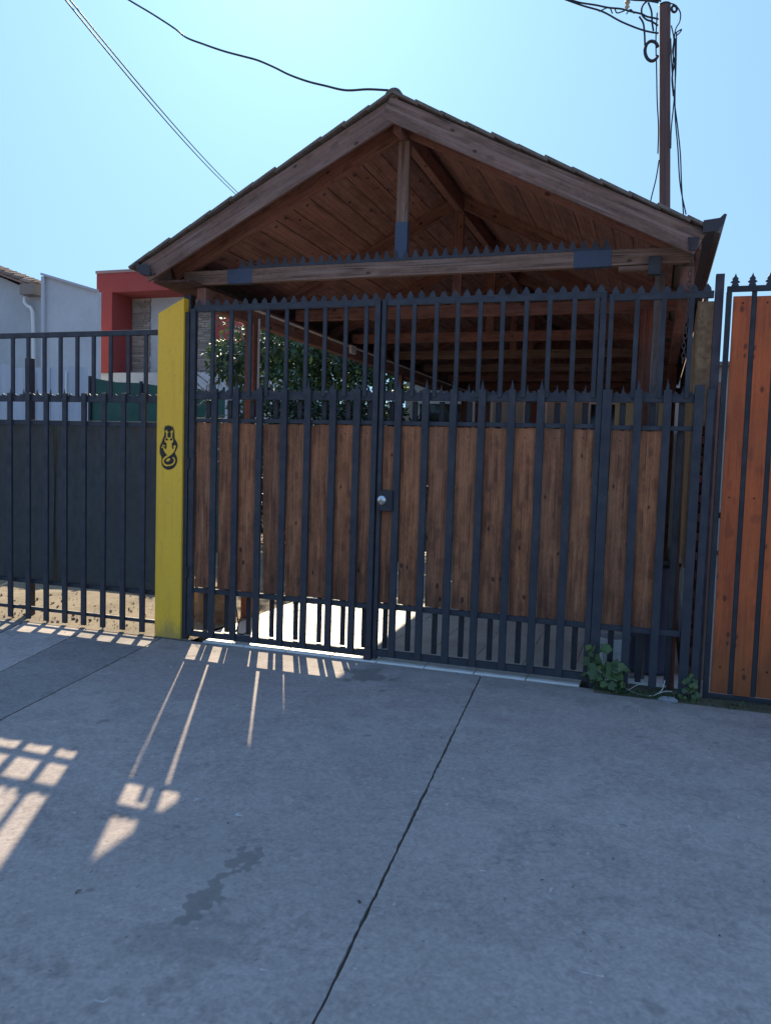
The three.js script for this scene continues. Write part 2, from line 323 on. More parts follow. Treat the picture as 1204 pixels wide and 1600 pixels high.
// ───────────────────────── carport ─────────────────────────
const carport = thing('carport', 'brown timber carport with open gable front and dark board ceiling over the tiled drive', 'carport');
{
  const ZF = 0.2, ZB = -10.5, LZ = ZF - ZB;
  // roof section (outer top line)
  const RL = V(-2.10, 3.27, 0), RK = V(0.11, 4.385, 0), RR_ = V(2.34, 3.275, 0);
  const dirL = RL.clone().sub(RK).normalize(), dirR = RR_.clone().sub(RK).normalize();
  const nL = V(dirL.y, -dirL.x, 0), nR = V(-dirR.y, dirR.x, 0); if (nL.y < 0) nL.negate(); if (nR.y < 0) nR.negate();
  // ceiling boards along the ridge, one mesh each
  const board = [0, 1, 2, 3, 4, 5].map(() => woodBox(0.172, 0.02, LZ - 0.06, 2, 0.004));
  for (const [dir, nn, len] of [[dirL, nL, RL.distanceTo(RK)], [dirR, nR, RR_.distanceTo(RK)]]) {
    const n = Math.floor((len - 0.02) / 0.177);
    for (let i = 0; i < n; i++) {
      const c = RK.clone().addScaledVector(dir, 0.1 + i * 0.177).addScaledVector(nn, -0.058 + rr(-0.003, 0.003));
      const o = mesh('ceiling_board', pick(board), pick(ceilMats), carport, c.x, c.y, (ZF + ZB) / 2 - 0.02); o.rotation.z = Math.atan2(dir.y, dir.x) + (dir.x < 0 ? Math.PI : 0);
    }
    // shingle courses on top
    const mRoof = std({ map: colTex(128, 128, (u, v) => { const t = NZ(u, v, 30, 30) * 0.6 + NZ2(u, v, 8, 8) * 0.4; return lerp3([0.09, 0.075, 0.062], [0.21, 0.17, 0.14], t); }, 2, 2), roughness: 0.95 });
    const step = 0.215, m = Math.ceil(len / step);
    for (let i = 0; i < m; i++) {
      const c = RK.clone().addScaledVector(dir, 0.115 + i * step).addScaledVector(nn, -0.022 + rr(-0.003, 0.003));
      const g = boxUV(RB(step + 0.035, 0.022, LZ + 0.05 + rr(-0.015, 0.02), 0.004), 2, 1, 1);
      const o = mesh('roof_course', g, mRoof, carport, c.x, c.y, (ZF + ZB) / 2 + 0.015); o.rotation.z = Math.atan2(dir.y, dir.x) + (dir.x < 0 ? Math.PI : 0) + (dir.x < 0 ? 0.045 : -0.045);
    }
    // rake board on the gable
    const len2 = len + 0.03;
    for (const zz of [ZF - 0.005, ZB + 0.01]) {
      const g = woodBox(len2, 0.165, 0.028, 0); const c = RK.clone().addScaledVector(dir, len2 / 2 - 0.005).addScaledVector(nn, -0.128);
      const o = mesh('rake_board', g, mFascia, carport, c.x, c.y, zz + (dir.x < 0 ? 0 : 0.002)); o.rotation.z = Math.atan2(dir.y, dir.x) + (dir.x < 0 ? Math.PI : 0);
    }
  }
  mesh('ridge_cap', boxUV(new THREE.CylinderGeometry(0.07, 0.07, LZ + 0.04, 10, 1, false, -1.25, 2.5).rotateX(-Math.PI / 2), 2, 1, 1), std({ color: rgb(0.12, 0.10, 0.085), roughness: 0.95, side: THREE.DoubleSide }), carport, RK.x, RK.y - 0.055, (ZF + ZB) / 2);
  mesh('ridge_beam', woodBox(0.07, 0.15, LZ - 0.2, 2), mBeam, carport, RK.x, RK.y - 0.185, (ZF + ZB) / 2);
  // trusses
  const tz = [-0.1, -1.95, -3.65, -5.3, -6.95, -8.6, -10.25];
  tz.forEach((z, k) => {
    const tb = 3.09, th = 0.115;
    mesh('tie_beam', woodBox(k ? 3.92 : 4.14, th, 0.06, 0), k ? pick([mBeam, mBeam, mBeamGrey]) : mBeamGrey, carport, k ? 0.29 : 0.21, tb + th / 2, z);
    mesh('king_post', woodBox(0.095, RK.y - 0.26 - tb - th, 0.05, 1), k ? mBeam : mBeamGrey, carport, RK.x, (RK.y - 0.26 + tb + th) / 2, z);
    for (const [dir, nn, len] of [[dirL, nL, RL.distanceTo(RK)], [dirR, nR, RR_.distanceTo(RK)]]) {
      const c = RK.clone().addScaledVector(dir, len / 2 - 0.02).addScaledVector(nn, -0.068 - 0.0635);
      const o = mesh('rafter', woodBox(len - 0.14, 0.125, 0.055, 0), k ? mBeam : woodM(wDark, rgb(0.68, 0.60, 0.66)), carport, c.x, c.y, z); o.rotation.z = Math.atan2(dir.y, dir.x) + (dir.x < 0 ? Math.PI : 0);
    }
  });
  // wall plates and posts
  mesh('wall_plate', woodBox(0.09, 0.17, LZ - 0.5, 2), mBeam, carport, -1.70, 2.985, (ZF + ZB) / 2 - 0.05);
  mesh('wall_plate', woodBox(0.09, 0.17, LZ - 0.5, 2), mBeam, carport, 2.24, 2.985, (ZF + ZB) / 2 - 0.05);
  mesh('post', woodBox(0.10, 2.90, 0.11, 1), mPostRed, carport, -1.70, 1.45, -1.03);
  mesh('post', woodBox(0.10, 2.90, 0.11, 1), mPostRed, carport, -1.70, 1.45, -5.75);
  mesh('post', woodBox(0.10, 2.90, 0.11, 1), mPostRed, carport, -1.70, 1.45, -10.1);
  mesh('post', woodBox(0.075, 3.08, 0.075, 1), std({ map: wGrey.map, color: rgb(0.42, 0.44, 0.52), roughness: 0.7 }), carport, 2.06, 1.54, -0.33);
  mesh('post', woodBox(0.12, 2.98, 0.1, 1), mPostRed, carport, 1.97, 1.49, -1.3);
  for (const z of [-4.6, -7.6, -10.1]) mesh('post', woodBox(0.10, 2.90, 0.11, 1), mPostRed, carport, 2.24, 1.45, z);
  mesh('post', metalBox(0.075, 3.02, 0.075), mMetal, carport, -1.855, 1.51, -0.16);
  // painted patches of the front truss
  mesh('painted_sleeve', metalBox(0.102, 0.29, 0.056), mBluePatch, carport, RK.x, 3.36, -0.1);
  mesh('painted_sleeve', metalBox(0.235, 0.121, 0.066), mBluePatch, carport, -1.315, 3.147, -0.1);
  mesh('painted_sleeve', metalBox(0.27, 0.121, 0.066), mBluePatch, carport, 1.585, 3.147, -0.1);
  mesh('bracket', metalBox(0.085, 0.125, 0.07), mMetal, carport, 2.02, 3.07, -0.06);
  mesh('corbel', woodBox(0.26, 0.035, 0.07, 0), mBeamGrey, carport, 1.90, 3.066, -0.1);
  // spiked strip on the tie beam
  {
    const s = new THREE.Shape(), n = 38, x0 = -1.33, w = 3.05 / n; s.moveTo(x0, 0);
    s.lineTo(x0, 0.02);
    for (let i = 0; i < n; i++) { const a = x0 + i * w; s.lineTo(a + w * 0.2, 0.022); s.lineTo(a + w * 0.26, 0.045); s.lineTo(a + w * 0.5, 0.085); s.lineTo(a + w * 0.74, 0.045); s.lineTo(a + w * 0.8, 0.022); s.lineTo(a + w, 0.02); }
    s.lineTo(x0 + n * w, 0); s.closePath();
    const g = new THREE.ExtrudeGeometry(s, { depth: 0.005, bevelEnabled: false }); boxUV(g, 0, 1, 1); mesh('spike_strip', g, mMetal, carport, 0, 3.206, -0.075);
  }
  // back gable boarded up
  {
    const zb = -10.36; for (let i = 0; i < 38; i++) { const x = -1.86 + i * 0.116, yt = RK.y - 0.1 - Math.abs(x - RK.x) * (x < RK.x ? 0.505 : 0.498); if (yt > 3.12) mesh('gable_board', woodBox(0.122, yt - 3.0, 0.012, 1), pick(ceilMats), carport, x, (yt + 3.0) / 2, zb + (i % 2) * 0.014); }
  }
  // gutters: sloping box gutters along both eaves
  const prof = (sg, pts) => { const s = new THREE.Shape(); pts.forEach(([a, b], k) => (k ? s.lineTo(sg * a, b) : s.moveTo(sg * a, b))); s.closePath(); return s; };
  const trough = [[0, 0], [0.09, 0.008], [0.125, 0.05], [0.142, 0.11], [0.126, 0.115], [0.108, 0.058], [0.08, 0.022], [0, 0.016]], capP = [[0, 0], [0.09, 0.008], [0.125, 0.05], [0.142, 0.11], [0.126, 0.115], [0.10, 0.09], [0.05, 0.085], [0, 0.08]];
  const mG = std({ map: metMap, roughness: 0.7, color: rgb(0.55, 0.44, 0.42) });
  for (const [sg, x, y, yaw] of [[1, 2.315, 3.205, 0], [-1, -1.985, 3.115, 0.042]]) {
    const ex = (pts, d, z) => { const g = new THREE.ExtrudeGeometry(prof(sg, pts), { depth: d, bevelEnabled: false }); g.translate(0, 0, z); return boxUV(g, 2, 1, 1); };
    const gu = mesh('gutter', ex(trough, LZ + 0.06, -LZ - 0.02), mG, carport, x, y, ZF); gu.rotation.y = yaw;
    mesh('end_cap', ex(capP, 0.006, 0.041), mG, gu);
  }
  mesh('eave_board', woodBox(0.025, 0.15, LZ - 0.05, 2), mFascia, carport, 2.30, 3.19, (ZF + ZB) / 2);
  const eb = mesh('eave_board', woodBox(0.025, 0.15, LZ - 0.05, 2), mFascia, carport, -2.0 - 0.22, 3.165, (ZF + ZB) / 2); eb.rotation.y = 0.042;
  { const q = new THREE.Shape(); q.moveTo(-2.03, -0.12); q.lineTo(-1.68, -0.12); q.lineTo(-1.68, 10.4); q.lineTo(-2.50, 10.4); q.closePath(); const g = new THREE.ExtrudeGeometry(q, { depth: 0.02, bevelEnabled: false }); g.rotateX(-Math.PI / 2); boxUV(g, 2); mesh('eave_soffit', g, mSoffit, carport, 0, 3.075, 0); }
  // gutter outlet
  mesh('gutter_outlet', new THREE.CylinderGeometry(0.05, 0.032, 0.085, 4).rotateY(Math.PI / 4), mG, carport, 2.26, 3.14, 0.2);
  // wiring on the left wall plate
  mesh('conduit', metalBox(0.018, 0.02, 9.2), mWhite, carport, -1.645, 3.035, -5.5);
  mesh('junction_box', metalBox(0.04, 0.10, 0.16), mWhite, carport, -1.632, 3.0, -3.55);
  mesh('conduit', metalBox(0.018, 1.05, 0.018), mWhite, carport, -1.64, 2.44, -1.05);
  mesh('socket_box', metalBox(0.045, 0.11, 0.07), mWhite, carport, -1.63, 1.95, -1.03);
}

// ───────────────────────── gate leaves and fixed panel ─────────────────────────
const BARW = 0.056, BARD = 0.03;
const gSpear = (() => { const g = new THREE.ConeGeometry(0.02, 0.085, 4, 1); g.rotateY(Math.PI / 4); g.scale(1, 1, 0.55); return g; })();
function toothStrip(x0, x1, pitch, base, tip, ruffle) {
  const s = new THREE.Shape(), n = Math.max(1, Math.round((x1 - x0) / pitch)), w = (x1 - x0) / n; s.moveTo(x0, 0); s.lineTo(x0, base);
  for (let i = 0; i < n; i++) { const a = x0 + i * w, k = ruffle ? rr(0.85, 1.1) : 1; s.lineTo(a + w * 0.2, base); s.lineTo(a + w * 0.24, base + (tip - base) * 0.38); s.lineTo(a + w * 0.5, base + (tip - base) * k); s.lineTo(a + w * 0.76, base + (tip - base) * 0.38); s.lineTo(a + w * 0.8, base); s.lineTo(a + w, base); }
  s.lineTo(x1, 0); s.closePath(); return boxUV(new THREE.ExtrudeGeometry(s, { depth: 0.005, bevelEnabled: false }), 0, 1, 1);
}
function bars(root, xs, y0, y1, w, d, z, mat = mMetal, name = 'bar', jitter = 0.003) {
  const g = metalBox(w, y1 - y0, d, 0.004);
  for (const x of xs) { const o = mesh(name, g, mat, root, x + rr(-jitter, jitter), (y0 + y1) / 2, z); o.rotation.z = rr(-0.0015, 0.0015); }
}
function hbar(root, x0, x1, y0, y1, d, z, mat = mMetal, name = 'rail') { return mesh(name, metalBox(x1 - x0, y1 - y0, d, 0.004), mat, root, (x0 + x1) / 2, (y0 + y1) / 2, z); }
const gScrew = new THREE.SphereGeometry(0.0055, 8, 5).scale(1, 1, 0.5), mScrew = std({ color: rgb(0.05, 0.035, 0.03), roughness: 0.6 });
function plank(root, x0, x1, y0, y1, z, i, taper = 0) {      // taper: how much the left edge leans in at the bottom
  const w = x1 - x0, h = y1 - y0, g = boxUV(new THREE.BoxGeometry(w, h, 0.02, 6, 28, 1), 1), p = g.attributes.position, vc = [];
  for (let k = 0; k < p.count; k++) {
    const t = 0.5 - p.getY(k) / h; if (p.getX(k) < 0) p.setX(k, p.getX(k) + taper * t);
    const e = (NZ(((p.getX(k) * 3 + i * 0.17) % 1 + 1) % 1, 0.4, 30, 3) - 0.5) * 0.018; p.setY(k, p.getY(k) + (p.getY(k) > 0 ? e * 0.6 : e));
  }
  for (let k = 0; k < p.count; k++) { const yy = p.getY(k) + h / 2, xx = p.getX(k), nz = NZ(((i * 0.17 + xx * 3) % 1 + 1) % 1, (yy * 0.3) % 1, 50, 24), damp = sstep(0.42, 0.0, yy + (nz - 0.5) * 0.34) * 0.55 + 0.35 * sstep(0.62, 0.9, NZ2(((i * 0.29 + xx * 2) % 1 + 1) % 1, (yy * 0.4 + i * 0.1) % 1, 18, 12)), f = 0.9 + 0.2 * nz; vc.push(f * (1 - 0.62 * damp), f * (1 - 0.64 * damp), f * (1 - 0.64 * damp)); }
  g.setAttribute('color', new THREE.Float32BufferAttribute(vc, 3)); g.computeVertexNormals();
  const o = mesh('plank', g, plankMats[(((i * 7 + 3) % 4) + 4) % 4], root, (x0 + x1) / 2, (y0 + y1) / 2, z);
  for (const yy of [h / 2 - 0.07, -h / 2 + 0.06]) mesh('screw', gScrew, mScrew, o, rr(-0.008, 0.008), yy + rr(-0.01, 0.01), 0.0105);
  return o;
}
const Y = { g0: 0.045, g1: 0.098, b0: 0.435, b1: 0.478, p0: 1.909, p1: 1.943, m0: 2.102, m1: 2.15, t0: 2.842, t1: 2.886 };
function leaf(root, x0, x1, bigBars, midBars, upBars, planks, sag) {
  const w = x1 - x0;
  hbar(root, x0, x1, Y.g0 - sag, Y.g1 - sag, 0.04, 0); hbar(root, x0, x1, Y.b0 - sag, Y.b1 - sag, 0.03, -0.003);
  hbar(root, x0, x1, Y.p0, Y.p1, 0.03, -0.003); hbar(root, x0, x1, Y.m0, Y.m1, 0.03, -0.003); hbar(root, x0, x1, Y.t0, Y.t1, 0.03, 0);
  bars(root, bigBars, 0.05 - sag, 2.19, BARW, BARD, 0.024);
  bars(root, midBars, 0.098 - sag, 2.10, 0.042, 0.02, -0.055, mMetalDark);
  bars(root, upBars, 2.13, 2.85, 0.034, 0.022, 0.012);
  for (const x of bigBars) mesh('spear_tip', gSpear, mMetal, root, x, 2.228, 0.024);
  if (sag === 0) for (const x of midBars) mesh('spear_tip', gSpear, mMetal, root, x, 2.19, -0.004);
  mesh('tooth_strip', toothStrip(x0, x1, 0.052, 0.018, 0.038, true), mMetal, root, 0, 2.149, 0.004);
  mesh('spike_strip', toothStrip(x0, x1, 0.088, 0.012, 0.066, true), mMetal, root, 0, 2.884, 0.006);
  planks.forEach(([a, b, tp], i) => plank(root, a, b, Y.b1 - sag + 0.004 + rr(-0.004, 0.006), Y.p0 - 0.003 - rr(0, 0.008), -0.012, i + Math.round(x0 * 10), tp));
}
{
  const L = thing('gate_leaf', 'left leaf of the dark iron gate with eight brown planks, beside the yellow pillar', 'gate', 0, 0, 0, 'leaves of the iron and plank driveway gate');
  const bb = [-1.483, -1.27, -1.048, -0.828, -0.61, -0.39, -0.184], mid = [-1.585, -1.376, -1.159, -0.938, -0.719, -0.5, -0.287, -0.1];
  leaf(L, -1.70, -0.01, bb, mid, [-1.515, -1.337, -1.161, -0.998, -0.823, -0.647, -0.478, -0.303, -0.13],
    [[-1.664, -1.500], [-1.444, -1.287], [-1.264, -1.065], [-1.032, -0.845, 0.030], [-0.815, -0.628, 0.018], [-0.605, -0.408, 0.012], [-0.382, -0.202, 0.010], [-0.175, -0.050, 0.008]], 0.012);
  mesh('stile', metalBox(0.05, 2.82, 0.045), mMetal, L, -1.702, 1.46, 0.005);
  mesh('stile', metalBox(0.044, 2.86, 0.05), mMetal, L, -0.028, 1.45, 0.012);
  mesh('drop_foot', metalBox(0.06, 0.09, 0.06), mMetalRust, L, -0.03, 0.062, 0.02);
  const R = thing('gate_leaf', 'right leaf of the dark iron gate with seven wide brown planks and the lock box', 'gate', 0, 0, 0, 'leaves of the iron and plank driveway gate');
  leaf(R, 0.005, 1.708, [0.167, 0.39, 0.608, 0.829, 1.055, 1.273, 1.49], [0.085, 0.278, 0.5, 0.717, 0.944, 1.163, 1.382, 1.585],
    [0.136, 0.27, 0.447, 0.616, 0.787, 0.962, 1.135, 1.306, 1.483, 1.64],
    [[0.036, 0.134, 0.006], [0.186, 0.360, 0.014], [0.410, 0.578, 0.016], [0.632, 0.801, 0.006], [0.853, 1.024, 0.004], [1.082, 1.243, 0.004], [1.300, 1.462, 0.004], [1.516, 1.664, 0.003]], 0);
  mesh('stile', metalBox(0.034, 2.86, 0.045), mMetal, R, 0.022, 1.455, 0.004);
  mesh('stile', metalBox(0.042, 2.84, 0.045), mMetal, R, 1.687, 1.46, 0.008);
  const lb = mesh('lock_box', metalBox(0.12, 0.165, 0.05, 0.006), mMetalDark, R, 0.088, 1.31, 0.035);
  const cyl = mesh('lock_cylinder', new THREE.LatheGeometry([[0.0001, 0.018], [0.014, 0.018], [0.015, 0.012], [0.022, 0.011], [0.026, 0.007], [0.034, 0.004], [0.035, 0]].map(([a, b]) => new THREE.Vector2(a, b)), 28).rotateX(Math.PI / 2), mSteel, lb, -0.028, 0.005, 0.0255);
  cyl.userData = {};
  mesh('key_slot', new THREE.CylinderGeometry(0.009, 0.009, 0.003, 14).rotateX(Math.PI / 2), std({ color: rgb(0.35, 0.2, 0.1), roughness: 0.4, metalness: 0.7 }), lb, -0.028, 0.005, 0.0455);
}
{
  const F = thing('fence_panel', 'narrow fixed iron panel right of the gate with two planks and an open gap', 'fence panel');
  hbar(F, 1.715, 2.33, 0.435, 0.478, 0.03, -0.003); hbar(F, 1.715, 2.33, Y.p0 - 0.006, Y.p1 - 0.006, 0.03, -0.003); hbar(F, 1.715, 2.33, Y.m0, Y.m1 - 0.006, 0.03, -0.003); hbar(F, 1.715, 2.42, 2.822, 2.862, 0.03, 0);
  mesh('post', metalBox(0.066, 2.19, 0.06), mMetal, F, 1.744, 1.095, 0.01);
  mesh('post', metalBox(0.062, 2.225, 0.06), mMetal, F, 2.362, 1.1125, 0.016);
  mesh('stile', metalBox(0.032, 0.74, 0.03), mMetal, F, 1.742, 2.50, 0.006);
  bars(F, [1.956, 2.152], 0.05, 2.19, BARW, BARD, 0.024);
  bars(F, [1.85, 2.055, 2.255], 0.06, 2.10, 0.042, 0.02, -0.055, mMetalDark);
  bars(F, [1.92, 2.095, 2.277], 2.13, 2.83, 0.034, 0.022, 0.012);
  for (const x of [1.956, 2.152]) mesh('spear_tip', gSpear, mMetal, F, x, 2.228, 0.024);
  for (const x of [1.85, 2.055, 2.255]) mesh('spear_tip', gSpear, mMetal, F, x, 2.185, -0.004);
  mesh('tooth_strip', toothStrip(1.78, 2.33, 0.052, 0.018, 0.038, true), mMetal, F, 0, 2.143, 0.004);
  mesh('spike_strip', toothStrip(1.72, 2.42, 0.088, 0.012, 0.066, true), mMetal, F, 0, 2.86, 0.006);
  plank(F, 1.781, 1.930, 0.47, 1.9, -0.012, 2); plank(F, 1.982, 2.130, 0.47, 1.9, -0.012, 5);
  const P = thing('steel_post', 'tall bare steel post with a rusty top between the gate panel and the orange boards', 'post', 2.437, 0, -0.01);
  mesh('shaft', metalBox(0.056, 2.99, 0.056), mMetalRust, P, 0.018, 1.495, -0.03); mesh('sleeve', metalBox(0.05, 2.2, 0.05), mMetal, P, -0.001, 1.1, 0.028);
  const G = thing('steel_post', 'dark iron gate post standing directly right of the yellow pillar', 'post', -1.772, 0, 0);
  mesh('shaft', metalBox(0.07, 2.84, 0.07), mMetal, G, 0, 1.42, -0.005); mesh('hinge', new THREE.CylinderGeometry(0.014, 0.014, 0.1, 10), mMetalDark, G, 0.045, 1.55, 0.03); mesh('hinge', new THREE.CylinderGeometry(0.014, 0.014, 0.1, 10), mMetalDark, G, 0.045, 0.6, 0.03);
}

// ───────────────────────── yellow pillar with its stencil ─────────────────────────
{
  const P = thing('yellow_pillar', 'bright yellow painted pillar with slanted top and black stencilled lizard', 'pillar', -1.905, 0, -0.02);
  const s = new THREE.Shape(); s.moveTo(-0.128, 0); s.lineTo(0.128, 0); s.lineTo(0.128, 2.952); s.lineTo(-0.122, 2.83); s.lineTo(-0.125, 1.4); s.closePath();
  const g = new THREE.ExtrudeGeometry(s, { depth: 0.07, bevelEnabled: true, bevelSize: 0.004, bevelThickness: 0.004, bevelSegments: 2 });
  boxUV(g, 1, 1, 1, 0.5, 0); mesh('body', g, mYellow, P);
  const c = document.createElement('canvas'); c.width = 440; c.height = 980; const x = c.getContext('2d');
  x.fillStyle = '#000'; x.fillRect(0, 0, 440, 980); x.translate(-300, -320);
  x.fillStyle = '#fff'; x.strokeStyle = '#fff';
  const blob = (pts) => { x.beginPath(); for (let i = 0; i < pts.length; i++) { const a = pts[i], b = pts[(i + 1) % pts.length], m = [(a[0] + b[0]) / 2, (a[1] + b[1]) / 2]; if (!i) { const z = pts[pts.length - 1]; x.moveTo((z[0] + a[0]) / 2, (z[1] + a[1]) / 2); } x.quadraticCurveTo(a[0], a[1], m[0], m[1]); } x.closePath(); x.fill(); };
  const sil = [[405, 430], [430, 360], [500, 345], [590, 375], [618, 450], [622, 590], [690, 680], [715, 760], [680, 860], [640, 905], [700, 1000], [705, 1110], [640, 1230], [500, 1290], [380, 1230], [335, 1120], [360, 1010], [315, 930], [305, 800], [360, 690], [405, 570]];
  x.globalAlpha = 0.16; for (let k = 0; k < 5; k++) { x.lineWidth = 46 - k * 9; x.lineJoin = 'round'; x.beginPath(); sil.slice(0, 6).concat(sil.slice(16)).forEach((p, i) => (i ? x.lineTo(p[0], p[1]) : x.moveTo(p[0], p[1]))); x.stroke(); }
  x.globalAlpha = 1; blob(sil);
  x.fillStyle = x.strokeStyle = '#000'; x.lineCap = 'round'; x.lineJoin = 'round';
  const path = (w, pts) => { x.lineWidth = w; x.beginPath(); x.moveTo(pts[0][0], pts[0][1]); for (let i = 1; i < pts.length - 1; i++) { const m = [(pts[i][0] + pts[i + 1][0]) / 2, (pts[i][1] + pts[i + 1][1]) / 2]; x.quadraticCurveTo(pts[i][0], pts[i][1], m[0], m[1]); } const e = pts[pts.length - 1]; x.lineTo(e[0], e[1]); x.stroke(); };
  const dot = (a, b, r) => { x.beginPath(); x.arc(a, b, r, 0, 7); x.fill(); };
  path(34, [[462, 600], [460, 540], [460, 480]]); dot(432, 470, 16); dot(455, 448, 17); dot(484, 478, 14);
  path(34, [[567, 600], [568, 540], [572, 480]]); dot(545, 472, 15); dot(580, 448, 17); dot(596, 470, 13);
  blob([[415, 620], [430, 596], [500, 588], [590, 594], [612, 625], [606, 700], [585, 690], [575, 700], [580, 800], [600, 850], [640, 800], [665, 820], [600, 930], [520, 985], [500, 985], [430, 930], [365, 810], [400, 800], [440, 855], [462, 790], [452, 690], [420, 705], [412, 660]]);
  path(30, [[640, 800], [590, 890], [515, 970]]); path(30, [[385, 805], [430, 890], [505, 970]]);
  dot(358, 800, 19); dot(382, 762, 19); dot(418, 770, 15); dot(620, 778, 16); dot(650, 768, 20); dot(648, 796, 18);
  path(40, [[500, 975], [430, 1010], [372, 1080], [400, 1160], [470, 1185]]); path(34, [[470, 1185], [560, 1180], [640, 1120], [645, 1050], [610, 1015]]);
  x.save(); x.translate(498, 1065); x.rotate(-0.5); x.beginPath(); x.ellipse(0, 0, 52, 30, 0, 0, 7); x.fill(); x.restore();
  x.fillStyle = '#fff'; x.beginPath(); x.ellipse(461, 632, 29, 24, 0, 0, 7); x.fill(); x.beginPath(); x.ellipse(564, 630, 29, 24, 0, 0, 7); x.fill();
  const t = new THREE.CanvasTexture(c); t.magFilter = THREE.LinearFilter;
  mesh('stencil_emblem', new THREE.PlaneGeometry(0.196, 0.402), std({ color: rgb(0.03, 0.025, 0.022), roughness: 0.8, alphaMap: t, transparent: true }), P, 0.002, 1.678, 0.0765);
}

// ───────────────────────── left fence ─────────────────────────
{
  const F = thing('left_fence', 'dark iron bar fence with dark sheet metal backing, left of the yellow pillar', 'fence');
  const X0 = -9.2, X1 = -2.045;
  hbar(F, X0, X1, 0.104, 0.137, 0.03, -0.003); hbar(F, X0, X1, 0.355, 0.392, 0.03, -0.03); hbar(F, X0, X1, 1.854, 1.9, 0.03, -0.003); hbar(F, X0, X1, 2.07, 2.112, 0.03, -0.003); hbar(F, X0, X1, 2.657, 2.704, 0.035, 0);
  const lower = [], upper = [], pan = [];
  for (let i = 0; i < 34; i++) lower.push(-2.19 - i * 0.2115);
  for (let i = 0; i < 39; i++) upper.push(-2.185 - i * 0.1835);
  bars(F, lower, 0.02, 2.15, 0.05, 0.026, 0.022); bars(F, upper, 2.1, 2.665, 0.036, 0.022, 0.004);
  mesh('inner_post', metalBox(0.066, 2.5, 0.06), mMetalRust, F, -3.66, 1.25, -0.22);
  mesh('tooth_strip', toothStrip(X0, X1, 0.07, 0.014, 0.034, true), mMetal, F, 0, 2.111, 0.004);
  for (let i = 0; i < 38; i++) mesh('spear_tip', gSpear, mMetal, F, -2.29 - i * 0.155, 2.152, -0.002);
  // backing sheets, gently buckled
  let k = 0;
  for (let x = X1 - 0.005; x > X0; x -= 0.635, k++) {
    const w = Math.min(0.63, x - X0), g = new THREE.BoxGeometry(w + 0.05, 1.50, 0.004, 24, 10, 1), p = g.attributes.position;
    for (let i = 0; i < p.count; i++) { const X = p.getX(i), yy = p.getY(i); p.setZ(i, p.getZ(i) + 0.012 * Math.sin((X + x) * 29.7) * (0.6 + 0.4 * Math.sin(yy * 2.2 + k)) + 0.01 * Math.sin(yy * 4 + k * 2)); }
    g.computeVertexNormals(); boxUV(g, 1, 1, 1);
    mesh('backing_sheet', g, mSheet, F, x - w / 2, 1.11, -0.12 - (k % 2) * 0.03);
  }
}

// ───────────────────────── orange fence ─────────────────────────
{
  const F = thing('orange_fence', 'tall orange wooden board fence in a black iron frame, at the right edge', 'fence', 0, 0, 0.01);
  for (let i = 0; i < 16; i++) {
    const x = 2.602 + i * 0.147, g = boxUV(new THREE.BoxGeometry(0.113, 2.765, 0.022, 6, 40, 1), 1), P = g.attributes.position, vc = [];
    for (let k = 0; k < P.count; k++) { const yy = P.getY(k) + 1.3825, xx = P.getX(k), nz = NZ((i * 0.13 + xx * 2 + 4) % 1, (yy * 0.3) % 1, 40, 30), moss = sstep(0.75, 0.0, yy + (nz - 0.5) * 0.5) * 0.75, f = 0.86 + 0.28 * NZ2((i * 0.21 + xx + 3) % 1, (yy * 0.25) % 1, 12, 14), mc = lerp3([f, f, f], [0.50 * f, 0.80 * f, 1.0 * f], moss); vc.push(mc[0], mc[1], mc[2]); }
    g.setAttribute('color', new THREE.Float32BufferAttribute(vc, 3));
    const o = mesh('board', g, orangeMats[(i * 5 + 1) % 3], F, x, 0.06 + 2.765 / 2 + rr(-0.004, 0.004), -0.012); o.rotation.z = rr(-0.0015, 0.0015);
    mesh('bar', metalBox(0.0325, 2.80, 0.02), mMetalDark, F, x + 0.0735, 1.46, -0.014);
    for (const yy of [2.78, 1.45, 0.25]) mesh('bolt', new THREE.SphereGeometry(0.006, 8, 6), mBlack, F, x + rr(-0.01, 0.01), yy, 0.001);
  }
  mesh('stile', metalBox(0.036, 2.86, 0.035), mMetalDark, F, 2.516, 1.43, -0.006);
  hbar(F, 2.5, 4.95, 2.858, 2.896, 0.03, -0.004, mMetalDark); hbar(F, 2.5, 4.95, 0.025, 0.055, 0.03, -0.004, mMetalDark); hbar(F, 2.535, 4.95, 1.3, 1.34, 0.03, -0.045, mMetalDark);
  const s = new THREE.Shape(); [[-0.022, 0], [0.022, 0], [0.022, 0.012], [0.014, 0.018], [0.03, 0.028], [0.014, 0.042], [0.02, 0.05], [0.007, 0.066], [0, 0.088], [-0.007, 0.066], [-0.02, 0.05], [-0.014, 0.042], [-0.03, 0.028], [-0.014, 0.018], [-0.022, 0.012]].forEach(([a, b], i) => (i ? s.lineTo(a, b) : s.moveTo(a, b)));
  const fg = new THREE.ExtrudeGeometry(s, { depth: 0.008, bevelEnabled: true, bevelSize: 0.001, bevelThickness: 0.002, bevelSegments: 1 }); boxUV(fg, 1, 1, 1);
  for (let i = 0; i < 22; i++) mesh('finial', fg, mMetalDark, F, 2.55 + i * 0.108, 2.895, -0.008);
}

